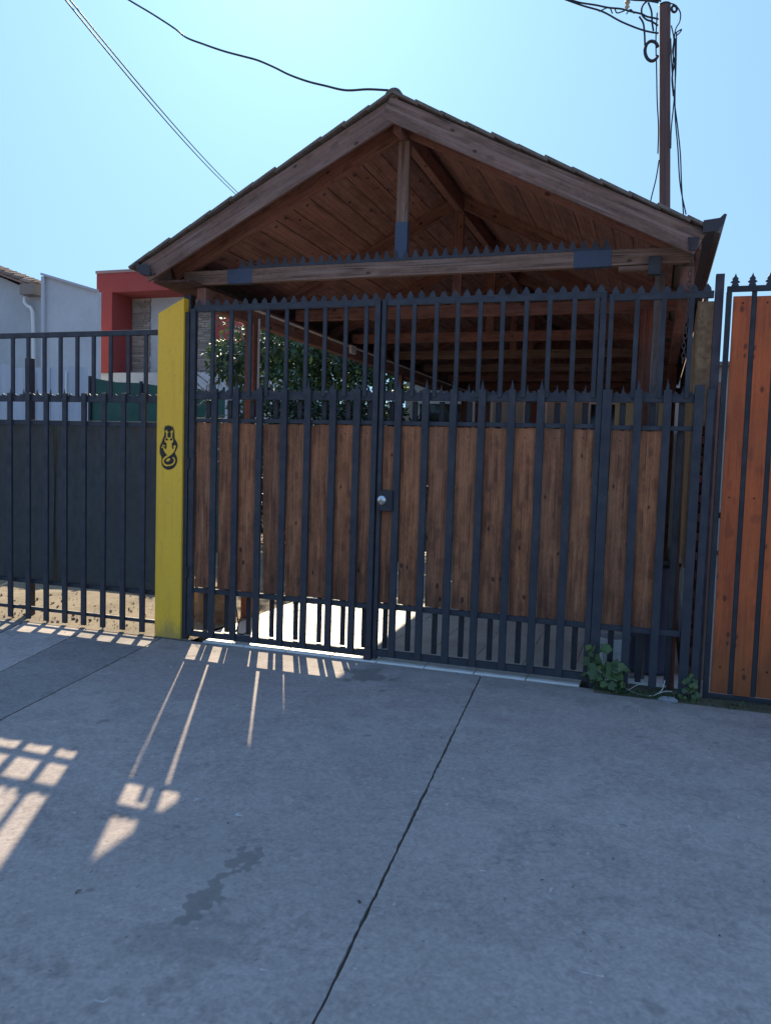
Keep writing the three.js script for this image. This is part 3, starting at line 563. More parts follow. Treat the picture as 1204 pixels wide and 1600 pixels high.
// ───────────────────────── right boundary wall ─────────────────────────
{
  const Wl = thing('boundary_wall', 'weathered brick and board boundary wall behind the narrow panel on the right', 'wall', 2.46, 0, 0);
  mesh('core', boxUV(new THREE.BoxGeometry(0.1, 2.3, 10.4), 2, 1, 1), plaster(0.46, 0.40, 0.35), Wl, 0.06, 1.15, -5.75);
  const bg = [0, 1, 2].map(() => boxUV(RB(0.05, 0.062, 0.215, 0.006), 2, 1, 1)), bm = [rgb(0.33, 0.15, 0.10), rgb(0.27, 0.12, 0.085), rgb(0.38, 0.19, 0.13)].map((c) => std({ map: plasterTex, color: c, roughness: 0.92 }));
  for (let r = 0; r < 27; r++) for (let q = 0; q < 8; q++) mesh('brick', pick(bg), pick(bm), Wl, -0.01 + rr(-0.003, 0.003), 0.06 + r * 0.075, -0.68 - q * 0.227 - (r % 2) * 0.113);
  { const s = new THREE.Shape(); s.moveTo(0.30, 0.9); s.lineTo(2.4, 0.9); s.lineTo(2.4, 2.25); s.lineTo(1.5, 2.32); s.lineTo(0.75, 2.78); s.lineTo(0.30, 2.86); s.closePath(); const g = new THREE.ExtrudeGeometry(s, { depth: 0.02, bevelEnabled: false }); g.rotateY(Math.PI / 2); boxUV(g, 1, 1, 1); mesh('plywood_sheet', g, mOSB, Wl, -0.13, 0, 0); }
  mesh('timber_wall', boxUV(new THREE.BoxGeometry(0.03, 1.2, 8.4), 2, 1, 1), mBeam, Wl, 0.02, 2.75, -6.5);
  mesh('plywood_sheet', boxUV(RB(0.115, 0.9, 0.018, 0.003), 1, 1, 1), mOSB, Wl, -0.062, 2.40, -0.262);
  const B = thing('loose_board', 'narrow brown board leaning upright in the open gap right of the gate', 'board', 2.27, 0.02, -0.14);
  const o = mesh('board', woodBox(0.055, 1.88, 0.025, 1), mPostRed, B, 0, 0.94, 0); o.rotation.z = 0.012;
  const D = thing('steel_drum', 'dull blue steel drum half hidden behind the panel right of the gate', 'drum', 2.12, 0.034, -0.62);
  mesh('shell', new THREE.LatheGeometry([[0.001, 0], [0.2, 0], [0.205, 0.02], [0.2, 0.04], [0.2, 0.38], [0.206, 0.4], [0.2, 0.42], [0.2, 0.8], [0.206, 0.82], [0.2, 0.85], [0.001, 0.85]].map(([a, b]) => new THREE.Vector2(a, b)), 32), std({ map: metMap, color: rgb(1.25, 1.4, 1.75), roughness: 0.5 }), D);
  mesh('lid_ring', new THREE.TorusGeometry(0.2, 0.012, 8, 32).rotateX(Math.PI / 2), mMetalDark, D, 0, 0.845, 0);
  const Bx = thing('white_bucket', 'white plastic bucket standing low behind the bars of the narrow panel', 'bucket', 1.86, 0.034, -0.36);
  mesh('body', new THREE.LatheGeometry([[0.001, 0.002], [0.1, 0], [0.12, 0.26], [0.128, 0.262], [0.128, 0.285], [0.118, 0.285], [0.1, 0.02], [0.001, 0.02]].map(([a, b]) => new THREE.Vector2(a, b)), 28), std({ color: rgb(0.7, 0.71, 0.72), roughness: 0.45 }), Bx);
  mesh('handle', tube([V(-0.125, 0.255, 0), V(-0.09, 0.20, 0.09), V(0, 0.17, 0.125), V(0.09, 0.20, 0.09), V(0.125, 0.255, 0)], 0.003, 24, 5), mSteel, Bx);
}

// ───────────────────────── rain chain, cables, pole ─────────────────────────
{
  const list = []; for (let i = 0; i < 22; i++) { const g = new THREE.TorusGeometry(0.016, 0.004, 5, 10); g.scale(0.75, 1.35, 1); g.rotateY((i % 2) * 1.57 + rr(-0.3, 0.3)); g.translate(rr(-0.004, 0.004) - i * 0.0012, -i * 0.034, 0); list.push(g); }
  tag(mesh('rain_chain', merge(list), std({ color: rgb(0.065, 0.042, 0.036), roughness: 0.8 }), null, 2.26, 3.085, 0.2), 'rusty rain chain hanging from the right gutter outlet of the carport', 'chain');
  // house drop cable to the ridge
  const fw = V(0, 0, 0);
  const ray = (px, py, z) => { const f = 1240, d = V((px - 602) / f, -(py - 800) / f, -1).applyEuler(camera.rotation), t = (z - camera.position.z) / d.z; return camera.position.clone().addScaledVector(d, t); };
  const cab = [[606, 141, 0.16], [575, 139.5, 0.14], [540, 141, 0.1], [508, 134, 0.06], [480, 127, 0.02], [450, 116, -0.02], [430, 106, -0.05], [402, 94, -0.09], [380, 88, -0.12], [350, 80, -0.16], [318, 69, -0.2], [290, 58, -0.25], [275, 46, -0.28], [240, 23, -0.33], [200, -1, -0.4], [140, -40, -0.5], [40, -110, -0.7]];
  tag(mesh('drop_cable', tube(cab.map(([a, b, z]) => ray(a, b, z)), 0.0085, 160, 6), mCable), 'wavy black service cable running from the sky to the carport ridge', 'cable');
  const pr = [[108, 0, 100, 378, 306], [118, 0, 140, 383, 306]];
  pr.forEach(([xa, ya, ym, xb, yb], i) => {
    const A = ray(xa - 50 * (i ? 1.06 : 1), -56, 1.5 - i * 0.05), B = ray(xb, yb, -6 - i * 0.2), C = B.clone().addScaledVector(B.clone().sub(A), 0.18); const pts = []; for (let k = 0; k <= 16; k++) { const t = k / 16, p = A.clone().lerp(C, t); p.y -= 0.5 * t * (1 - t) * (i ? 0.92 : 1); pts.push(p); }
    tag(mesh('overhead_line', tube(pts, 0.006, 60, 6), mCable), i ? 'right one of two thin black lines descending to the left roof slope' : 'left one of two thin black lines descending to the left roof slope', 'cable');
  });
  const Z0 = -11.3, PX = (px, py, dz = 0) => ray(px, py, Z0 + dz);
  const pole = thing('utility_pole', 'rusty brown steel pole rising behind the right roof slope, draped in wires', 'pole', 1.9, 0, Z0);
  const toP = (p) => p.clone().sub(pole.position);
  const rustT = colTex(128, 512, (u, v) => { const a = NZ(u, v, 5, 14), b = NZ2(u, v, 30, 80); return lerp3([0.065, 0.035, 0.032], [0.17, 0.09, 0.075], a * 0.6 + b * 0.4); });
  const top = toP(PX(1038, 8)), mid = toP(PX(1037.5, 310)), low = V(mid.x + (mid.x - top.x) * 1.9, 0, 0);
  mesh('shaft', new THREE.TubeGeometry(new THREE.LineCurve3(low, top), 4, 0.108, 18), std({ map: rustT, roughness: 0.75 }), pole);
  mesh('cap', new THREE.CylinderGeometry(0.112, 0.112, 0.03, 18), mBlack, pole, top.x, top.y, top.z);
  const wires = (name, lst, r, m = mCable, seg = 50) => lst.forEach((w) => mesh(name, tube(w.map(([a, b, dz = 0.12]) => toP(PX(a, b, dz))), r, seg, 5), m, pole));
  wires('wire', [
    [[1026, 20], [1024, 60], [1025, 110], [1026, 160], [1028, 200], [1027, 240]],
    [[1029, 250], [1024, 280], [1018, 304], [1012, 330]],
    [[1047, 60], [1049, 110], [1053, 160], [1058, 200], [1062, 240], [1064, 290], [1067, 335]],
    [[1056, 50], [1055, 110], [1052, 160], [1048, 200], [1047, 232]],
    [[1054, 60], [1054, 120], [1054, 180], [1058, 230], [1062, 290], [1071, 335]],
    [[1046, 5], [1054, 8], [1062, 20], [1061, 34], [1055, 45], [1052, 70], [1050, 120]],
    [[1048, 40], [1052, 62], [1050, 80], [1053, 100], [1049, 120], [1051, 150]],
  ], 0.013);
  wires('wire', [
    [[1028, 3], [1012, 1], [1003, 10], [1002, 22], [1008, 30], [1018, 34], [1027, 40]],
    [[1028, 30], [1020, 28], [1010, 26], [1002, 22], [985, 18], [970, 14], [950, 12], [930, 8], [905, 4], [885, -2]],
    [[1028, 52], [1015, 50], [1000, 46], [970, 34], [940, 18], [910, 9], [882, -1]],
    [[998, 26], [1004, 36], [1006, 50], [1007, 72]],
    [[1012, 4], [1017, 18], [1018, 35], [1020, 48]],
    [[1028, 4], [1010, 1], [990, 0], [975, -2]], [[1032, 2], [1015, -4], [990, -8]],
  ], 0.019);
  const coil = []; for (let k = 0; k < 14; k++) { const a = 0.45 + k / 13 * 5.4; coil.push([1017.5 + 10.5 * Math.cos(a), 80 + 15.5 * Math.sin(a)]); }
  wires('cable_coil', [coil], 0.034);
  const ring = []; for (let k = 0; k < 12; k++) { const a = k / 11 * 6.28; ring.push([1052.5 + 4 * Math.cos(a), 14 + 5 * Math.sin(a)]); } wires('wire_ring', [ring], 0.025);
  const tw = [[[935, 18], [951, 12], [956, 21]], [[960, 14], [963, 20], [975, 17]], [[978, 22], [984, 15], [990, 21]], [[1054, 52], [1060, 48], [1064, 46], [1062, 50], [1056, 56]]]; wires('wire_end', tw, 0.013);
  mesh('insulator', new THREE.LatheGeometry([[0.01, 0], [0.05, 0.03], [0.03, 0.08], [0.06, 0.12], [0.03, 0.18], [0.05, 0.24], [0.01, 0.27]].map(([a, b]) => new THREE.Vector2(a, b)), 14), std({ color: rgb(0.5, 0.4, 0.25), roughness: 0.4 }), pole, ...toP(PX(979, 14)).toArray());
}

// ───────────────────────── house at the end of the carport ─────────────────────────
{
  const H = thing('main_house', 'single storey plastered house closing the far end of the carport', 'house', 0, 0, -11);
  const wallM = plaster(0.46, 0.42, 0.36), fr = std({ color: rgb(0.66, 0.65, 0.62), roughness: 0.5 }), mDoor = woodM(wDark, rgb(0.55, 0.5, 0.5));
  const w = (x0, x1, y0, y1, m = wallM, nm = 'wall', d = 0.2, z = -0.1) => mesh(nm, boxUV(new THREE.BoxGeometry(x1 - x0, y1 - y0, d), 1, 1, 1), m, H, (x0 + x1) / 2, (y0 + y1) / 2, z);
  w(-3.25, 6, 2.92, 3.6); w(-5.2, -3.25, 0, 2.75, plaster(0.30, 0.28, 0.25), 'side_wall', 0.18, -0.12); w(-3.2, 6, 0, 3.58, wallM, 'back_wall', 0.2, -3.9); w(-3.25, -2.98, 0, 2.92); w(-1.86, -1.72, 0, 2.92); w(-1.28, -0.62, 0, 2.92); w(-0.12, 0.7, 0, 2.92); w(1.5, 6, 0, 2.92); w(-2.98, -1.86, 0, 1.0); w(0.7, 1.5, 0, 1.0); w(-3.25, 6, 0.0, 0.02, wallM, 'step', 0.3, 0.05);
  const win = (x0, x1, y0, y1) => { const f = mesh('window', merge([at(RB(x1 - x0, 0.06, 0.07), 0, (y1 - y0) / 2 - 0.03, 0), at(RB(x1 - x0, 0.06, 0.07), 0, -(y1 - y0) / 2 + 0.03, 0), at(RB(0.06, y1 - y0 - 0.12, 0.07), -(x1 - x0) / 2 + 0.03, 0, 0), at(RB(0.06, y1 - y0 - 0.12, 0.07), (x1 - x0) / 2 - 0.03, 0, 0), at(RB(0.05, y1 - y0 - 0.12, 0.05), 0, 0, 0)]), fr, H, (x0 + x1) / 2, (y0 + y1) / 2, -0.05); mesh('pane', new THREE.BoxGeometry(x1 - x0 - 0.1, y1 - y0 - 0.1, 0.01), mGlass, f, 0, 0, -0.012); };
  win(-2.975, -1.865, 1.005, 2.915); win(0.705, 1.495, 1.005, 2.915);
  const door = (x0, x1) => { const d = mesh('door', woodBox(x1 - x0 - 0.1, 2.84, 0.05, 1), mDoor, H, (x0 + x1) / 2, 1.44, -0.1); mesh('handle', new THREE.SphereGeometry(0.03, 10, 8), mSteel, d, -(x1 - x0) / 2 + 0.14, -0.4, 0.05); mesh('door_frame', merge([at(RB(0.05, 2.9, 0.12), -(x1 - x0) / 2 + 0.025, 0, 0), at(RB(0.05, 2.9, 0.12), (x1 - x0) / 2 - 0.025, 0, 0)]), fr, H, (x0 + x1) / 2, 1.47, -0.06); };
  door(-1.72, -1.28); door(-0.62, -0.12);
  mesh('lintel_strip', RB(1.1, 0.07, 0.05), fr, H, -2.4, 2.865, 0.03);
  mesh('roof', boxUV(RB(9.6, 0.08, 4.2), 0, 1, 1), std({ color: rgb(0.2, 0.16, 0.13), roughness: 0.9 }), H, 1.4, 3.64, -1.9);
  mesh('side_wall', boxUV(new THREE.BoxGeometry(0.2, 3.6, 3.8), 1, 1, 1), wallM, H, -3.15, 1.8, -2.1);
  const S = thing('straw_screen', 'pale tan panel standing under the carport near its right posts', 'panel', 1.9, 0.034, -4.2);
  mesh('panel', boxUV(RB(0.62, 2.42, 0.03), 1, 1, 1), std({ map: plasterTex, color: rgb(0.58, 0.45, 0.26), roughness: 0.9 }), S, 0, 1.21, 0); mesh('frame', woodBox(0.66, 0.05, 0.05, 0), mBeam, S, 0, 2.45, 0);
}

// ───────────────────────── background on the left ─────────────────────────
{
  // white corrugated sheet fence and green netting
  const C = thing('sheet_fence', 'pale white fence of tall corrugated sheets behind the dark left fence', 'fence', 0, 0, -5.2);
  const mS = std({ map: plasterTex, color: rgb(0.47, 0.50, 0.56), roughness: 0.6 });
  for (let i = 0; i < 11; i++) {
    const w = 0.80, x = -7.05 - i * 0.78 - w / 2, hgt = 3.02 + rr(-0.05, 0.05), g = new THREE.PlaneGeometry(w, hgt, 48, 1), p = g.attributes.position;
    for (let k = 0; k < p.count; k++) p.setZ(k, 0.012 * Math.cos(p.getX(k) * 2 * Math.PI / 0.2) ** 3 + (i % 2) * 0.008);
    g.computeVertexNormals(); mesh('corrugated_sheet', g, mS, C, x, hgt / 2, 0);
    mesh('lath', RB(0.03, hgt + rr(-0.25, 0.1), 0.02), mWhite, C, x + rr(-0.1, 0.1), hgt / 2, 0.035);
  }
  const G = thing('green_netting', 'dark green shade netting fence beside the white sheets, dipping to the right', 'netting', 0, 0, -5.25);
  const gm = std({ map: colTex(256, 256, (u, v) => { const t = 0.5 * NZ(u, v, 6, 6) + 0.5 * NZ2(u, v, 100, 100); return lerp3([0.028, 0.075, 0.06], [0.055, 0.13, 0.10], t); }), roughness: 0.95 });
  const tops = [[-7.02, 2.83], [-6.0, 2.74], [-5.0, 2.66], [-4.45, 2.62]];
  for (let i = 0; i < tops.length - 1; i++) { const [xa, ya] = tops[i], [xb, yb] = tops[i + 1], s = new THREE.Shape(); s.moveTo(xa, 0); s.lineTo(xb, 0); s.lineTo(xb, yb); s.lineTo((xa + xb) / 2, (ya + yb) / 2 - 0.03); s.lineTo(xa, ya); s.closePath(); const g = new THREE.ExtrudeGeometry(s, { depth: 0.015, bevelEnabled: false }); boxUV(g, 1, 1, 1); mesh('net_panel', g, gm, G); mesh('pole', new THREE.CylinderGeometry(0.03, 0.03, ya + 0.05, 8), mMetalDark, G, xa, ya / 2, 0.04); }

  // tiled house far left
  const HL = thing('tiled_house', 'pale house with a brown clay tiled roof at the left edge', 'house', 0, 0, -14);
  const wl = plaster(0.42, 0.45, 0.47);
  const Q = (px, py, z) => { const f = 1240, d = V((px - 602) / f, -(py - 800) / f, -1).applyEuler(camera.rotation), t = (z - camera.position.z) / d.z; return camera.position.clone().addScaledVector(d, t); };
  const eL = Q(0, 433, -14), eR = Q(50, 452, -14), xr = Q(67, 460, -14).x;
  {
    const s = new THREE.Shape(); s.moveTo(xr - 9, 0); s.lineTo(xr - 0.15, 0); s.lineTo(xr - 0.15, eR.y - 0.1); s.lineTo(eR.x - 0.2, eR.y + 0.02); s.lineTo(eL.x, eL.y); s.lineTo(xr - 9, eL.y + (eL.y - eR.y) / (eL.x - eR.x) * (xr - 9 - eL.x)); s.closePath();
    const g = new THREE.ExtrudeGeometry(s, { depth: 1.7, bevelEnabled: false }); boxUV(g, 1, 1, 1); mesh('wall', g, wl, HL, 0, 0, -1.8);
    const rf = mesh('roof', boxUV(RB(6, 0.06, 2.0), 0, 1, 1), std({ color: rgb(0.25, 0.16, 0.12), roughness: 0.9 }), HL, 0, 0, 0);
    const slope = Math.atan2(eR.y - eL.y, eR.x - eL.x), dx = Math.cos(slope), dy = Math.sin(slope);
    rf.position.set(eR.x - dx * 3 + 0.1, eR.y - dy * 3 + 0.08, -0.75); rf.rotation.set(0, 0, slope);
    const rm = [rgb(0.27, 0.17, 0.12), rgb(0.21, 0.135, 0.10), rgb(0.31, 0.21, 0.15)].map((c) => std({ color: c, roughness: 0.9 }));
    const tg = new THREE.CylinderGeometry(0.095, 0.112, 0.42, 8, 1, false, 0, Math.PI); tg.rotateZ(Math.PI / 2); tg.rotateX(0);
    for (let i = 0; i < 14; i++) for (let j = 0; j < 8; j++) { const o = mesh('roof_tile', tg, pick(rm), rf, 2.8 - i * 0.38, 0.045 + (i % 2) * 0.004, 0.9 - j * 0.235); o.rotation.z = 0.06; }
    mesh('gutter', RB(0.5, 0.32, 0.4), std({ color: rgb(0.24, 0.20, 0.17), roughness: 0.9 }), HL, xr - 0.35, eR.y - 0.05, 0.1);
    mesh('drain_pipe', tube([V(xr - 0.62, eR.y - 0.25, 0.06), V(xr - 0.6, eR.y - 0.45, 0.08), V(xr - 0.35, eR.y - 0.6, 0.08), V(xr - 0.32, eR.y - 0.9, 0.06), V(xr - 0.32, 0.2, 0.06)], 0.055, 40, 10), mWhite, HL);
  }
  const HB = thing('party_wall', 'plain light grey party wall with a sloping top, left of the red house', 'wall', 0, 0, -13.9);
  {
    const a = Q(68, 430, -13.9), b = Q(153, 455.5, -13.9), s = new THREE.Shape(); s.moveTo(a.x, 0); s.lineTo(b.x, 0); s.lineTo(b.x, b.y); s.lineTo(a.x, a.y); s.closePath();
    const g = new THREE.ExtrudeGeometry(s, { depth: 0.16, bevelEnabled: false }); boxUV(g, 1, 1, 1); mesh('wall', g, plaster(0.52, 0.53, 0.55), HB, 0, 0, -0.16);
    mesh('coping', beam(V(a.x, a.y + 0.02, 0.04), V(b.x, b.y + 0.02, 0.04), 0.16, 0.07), std({ color: rgb(0.4, 0.42, 0.45), roughness: 0.8 }), HB);
    mesh('downpipe', RB(0.12, a.y - 0.05, 0.1), plaster(0.52, 0.54, 0.58), HB, a.x + 0.06, a.y / 2 - 0.03, 0.05);
  }
  const HR = thing('red_frame_house', 'modern house with a red box frame around grey stone cladding, behind the yellow pillar', 'house', 0, 0, -18);
  {
    const q = (x, y) => Q(x, y, -18), x0 = q(151, 500).x, x1 = q(175, 500).x, x2 = q(336, 500).x, x3 = q(354, 500).x, yt = q(151, 428).y, yi = q(190, 456).y, yb = q(151, 582).y;
    const red = plaster(0.34, 0.058, 0.052), st = Q(236, 500, -19.2).x, s2 = Q(299, 500, -19.2).x;
    const bx = (nm, m, xa, xb, ya, yb2, za, zb) => mesh(nm, boxUV(new THREE.BoxGeometry(xb - xa, yb2 - ya, zb - za), 1, 1, 1), m, HR, (xa + xb) / 2, (ya + yb2) / 2, (za + zb) / 2);
    const fr = mesh('red_frame', merge([[x0, x1, yb, yt], [x2, x3, yb, yt], [x1, x2, yi, yt]].map(([a, b, c, d]) => boxUV(new THREE.BoxGeometry(b - a, d - c, 1.4), 1, 1, 1).translate((a + b) / 2, (c + d) / 2, -0.7))), red, HR);
    bx('coping', std({ color: rgb(0.30, 0.2, 0.19), roughness: 0.8 }), x0 - 0.03, x3 + 0.03, yt + 0.003, yt + 0.1, -1.42, 0.03);
    bx('wall', plaster(0.44, 0.47, 0.53), x1 + 0.002, x2 - 0.002, yb + 0.002, yi - 0.002, -1.6, -1.2);
    bx('lower_wall', plaster(0.48, 0.50, 0.54), x0 - 0.5, x3 + 0.6, 0, yb - 0.003, -6, -0.1);
    bx('upper_block', plaster(0.6, 0.6, 0.62), x0, x3, yb, yt - 0.01, -6, -1.62);
    // ledger stone cladding: rows of thin stones
    const sm = [[0.30, 0.26, 0.235], [0.24, 0.21, 0.19], [0.36, 0.32, 0.29], [0.27, 0.25, 0.235]].map((c) => std({ map: plasterTex, color: rgb(...c), roughness: 0.95 }));
    for (const [xa, xb] of [[x1 + 0.01, st], [s2, x2 - 0.01]]) {
      const buckets = [[], [], [], []];
      for (let y = yb + 0.01; y < yi - 0.06; y += 0.085) for (let x = xa; x < xb - 0.08;) { const w = Math.min(rr(0.2, 0.6), xb - x); buckets[Math.floor(rnd() * 4)].push(new THREE.BoxGeometry(w - 0.012, 0.075, rr(0.03, 0.09)).translate(x + w / 2, y + 0.04, -1.17)); x += w; }
      buckets.forEach((b, i) => { const o = mesh('stone_cladding', merge(b.map((g) => boxUV(g, 0, 1, 1))), sm[i], HR); o.userData = { kind: 'stuff' }; });
    }
  }
}

// ───────────────────────── vegetation ─────────────────────────
function leafGeo(L, W, fold = 0.25) { return { L, W, fold }; }
function leavesMerged(items, baseCols) {   // items: position, direction, up-ish, length, width, tone
  const pos = [], col = [], nor = [], idx = [];
  const X = V(0, 0, 0), Yv = V(0, 0, 0), Zv = V(0, 0, 0);
  for (const it of items) {
    Yv.copy(it.d).normalize(); X.crossVectors(Yv, it.u).normalize(); Zv.crossVectors(X, Yv).normalize();
    const s = pos.length / 3, P = [[0, 0, 0], [-it.w / 2, it.l * 0.45, it.w * 0.15], [0, it.l * 0.5, -it.w * 0.08], [it.w / 2, it.l * 0.45, it.w * 0.15], [0, it.l, -it.l * 0.12]];
    for (const [a, b, c] of P) { pos.push(it.p.x + X.x * a + Yv.x * b + Zv.x * c, it.p.y + X.y * a + Yv.y * b + Zv.y * c, it.p.z + X.z * a + Yv.z * b + Zv.z * c); nor.push(Zv.x, Zv.y, Zv.z); col.push(it.c[0], it.c[1], it.c[2]); }
    idx.push(s, s + 2, s + 1, s, s + 3, s + 2, s + 1, s + 2, s + 4, s + 2, s + 3, s + 4);
  }
  const g = new THREE.BufferGeometry(); g.setAttribute('position', new THREE.Float32BufferAttribute(pos, 3)); g.setAttribute('normal', new THREE.Float32BufferAttribute(nor, 3)); g.setAttribute('color', new THREE.Float32BufferAttribute(col, 3)); g.setIndex(idx); return g;
}
const mLeaf = new THREE.MeshPhysicalMaterial({ vertexColors: true, roughness: 0.62, transmission: 0.35, thickness: 0, side: THREE.DoubleSide });
const mLeafSolid = std({ vertexColors: true, roughness: 0.7, side: THREE.DoubleSide });
const mBark = std({ map: colTex(128, 256, (u, v) => { const t = NZ(u, v, 20, 10) * 0.6 + NZ2(u, v, 40, 40) * 0.4; return lerp3([0.10, 0.075, 0.055], [0.28, 0.22, 0.17], t); }), roughness: 0.95 });
function randDir() { const z = rr(-1, 1), a = rr(0, 6.283), r = Math.sqrt(1 - z * z); return V(r * Math.cos(a), z, r * Math.sin(a)); }
{
  const T = thing('leafy_tree', 'dark green leafy tree beyond the left side of the carport', 'tree', -4.55, 0, -8.9);
  const items = [], cl = [];
  for (let i = 0; i < 105; i++) { const d = randDir(), r = Math.pow(rnd(), 0.4); cl.push([d.x * 2.15 * r, 3.45 + d.y * 1.35 * r, d.z * 1.5 * r, rr(0.26, 0.5), rr(0.6, 1.5)]); }
  for (const [cx, cy, cz, cr, tone] of cl) for (let i = 0; i < 130; i++) {
    const d = randDir(), r = cr * Math.pow(rnd(), 0.45), p = V(cx + d.x * r, cy + d.y * r * 0.8, cz + d.z * r); if (p.y < 1.7) continue;
    const dd = d.clone().multiplyScalar(0.6).add(randDir().multiplyScalar(0.6)).add(V(0, -0.35, 0)), t = tone * rr(0.7, 1.3);
    items.push({ p, d: dd, u: randDir(), l: rr(0.09, 0.16), w: rr(0.05, 0.085), c: rnd() < 0.10 ? [0.20 * t, 0.21 * t, 0.03] : [0.055 * t, 0.105 * t, 0.036 * t] });
  }
  mesh('crown', leavesMerged(items), mLeaf, T);
  for (const [a, b, c, r] of [[-0.3, 2.9, 0.1, 0.075], [0.25, 3.1, -0.1, 0.065], [0.75, 2.8, 0.2, 0.05], [-0.75, 3.0, 0.0, 0.05], [0.05, 3.2, 0.3, 0.055]]) mesh('trunk', tube([V(a * 0.25, 0, c * 0.3), V(a * 0.5 + rr(-0.08, 0.08), 0.9, c), V(a * 0.8 + rr(-0.1, 0.1), 1.8, c), V(a * 1.3, b, c * 2)], r, 24, 9), mBark, T);
  // a low bush in the yard between tree and house
  const B = thing('hedge_bush', 'long dense dark bush in front of the tree trunks under the carport eave', 'bush', -3.75, 0, -7.4);
  const it2 = []; for (let i = 0; i < 130; i++) { const d = randDir(), cx = Math.sign(d.x) * Math.pow(Math.abs(d.x), 0.8) * 2.05, cy = 1.4 + d.y * 1.15, cz = d.z * 0.6, tone = rr(0.5, 1.25); for (let k = 0; k < 90; k++) { const e = randDir(), r = 0.40 * Math.sqrt(rnd()), t = tone * rr(0.7, 1.3); it2.push({ p: V(cx + e.x * r, Math.max(0.05, cy + e.y * r), cz + e.z * r), d: e.clone().add(randDir().multiplyScalar(0.7)), u: randDir(), l: rr(0.08, 0.14), w: rr(0.04, 0.07), c: [0.036 * t, 0.066 * t, 0.026 * t] }); } }
  mesh('foliage', leavesMerged(it2), mLeaf, B); mesh('stem', tube([V(0, 0, 0), V(0.1, 0.6, 0), V(0, 1.3, 0.1)], 0.05, 12, 8), mBark, B);
  // bare sapling just behind the gate post
  const S = thing('bare_sapling', 'thin bare sapling with pale twigs behind the bars beside the yellow pillar', 'sapling', -3.35, 0, -2.9);
  const st = [tube([V(0, 0, 0), V(0.04, 0.8, 0), V(-0.02, 1.6, 0.02), V(0.05, 2.4, 0), V(0.12, 2.9, 0)], 0.022, 30, 6)];
  for (let i = 0; i < 22; i++) { const y = rr(1.3, 2.8), a = rr(0, 6.28), L = rr(0.25, 0.6), p0 = V(0.02, y, 0), p1 = V(Math.cos(a) * L * 0.5, y + L * rr(0.1, 0.5), Math.sin(a) * L * 0.5), p2 = V(Math.cos(a + rr(-0.6, 0.6)) * L, y + L * rr(0.2, 0.9), Math.sin(a) * L); st.push(tube([p0, p1, p2], 0.006, 10, 4)); if (rnd() < 0.6) st.push(tube([p1, p1.clone().add(randDir().multiplyScalar(0.12)), p1.clone().add(randDir().multiplyScalar(0.28))], 0.004, 8, 4)); }
  mesh('stems', merge(st), std({ color: rgb(0.2, 0.165, 0.13), roughness: 0.9 }), S);
}
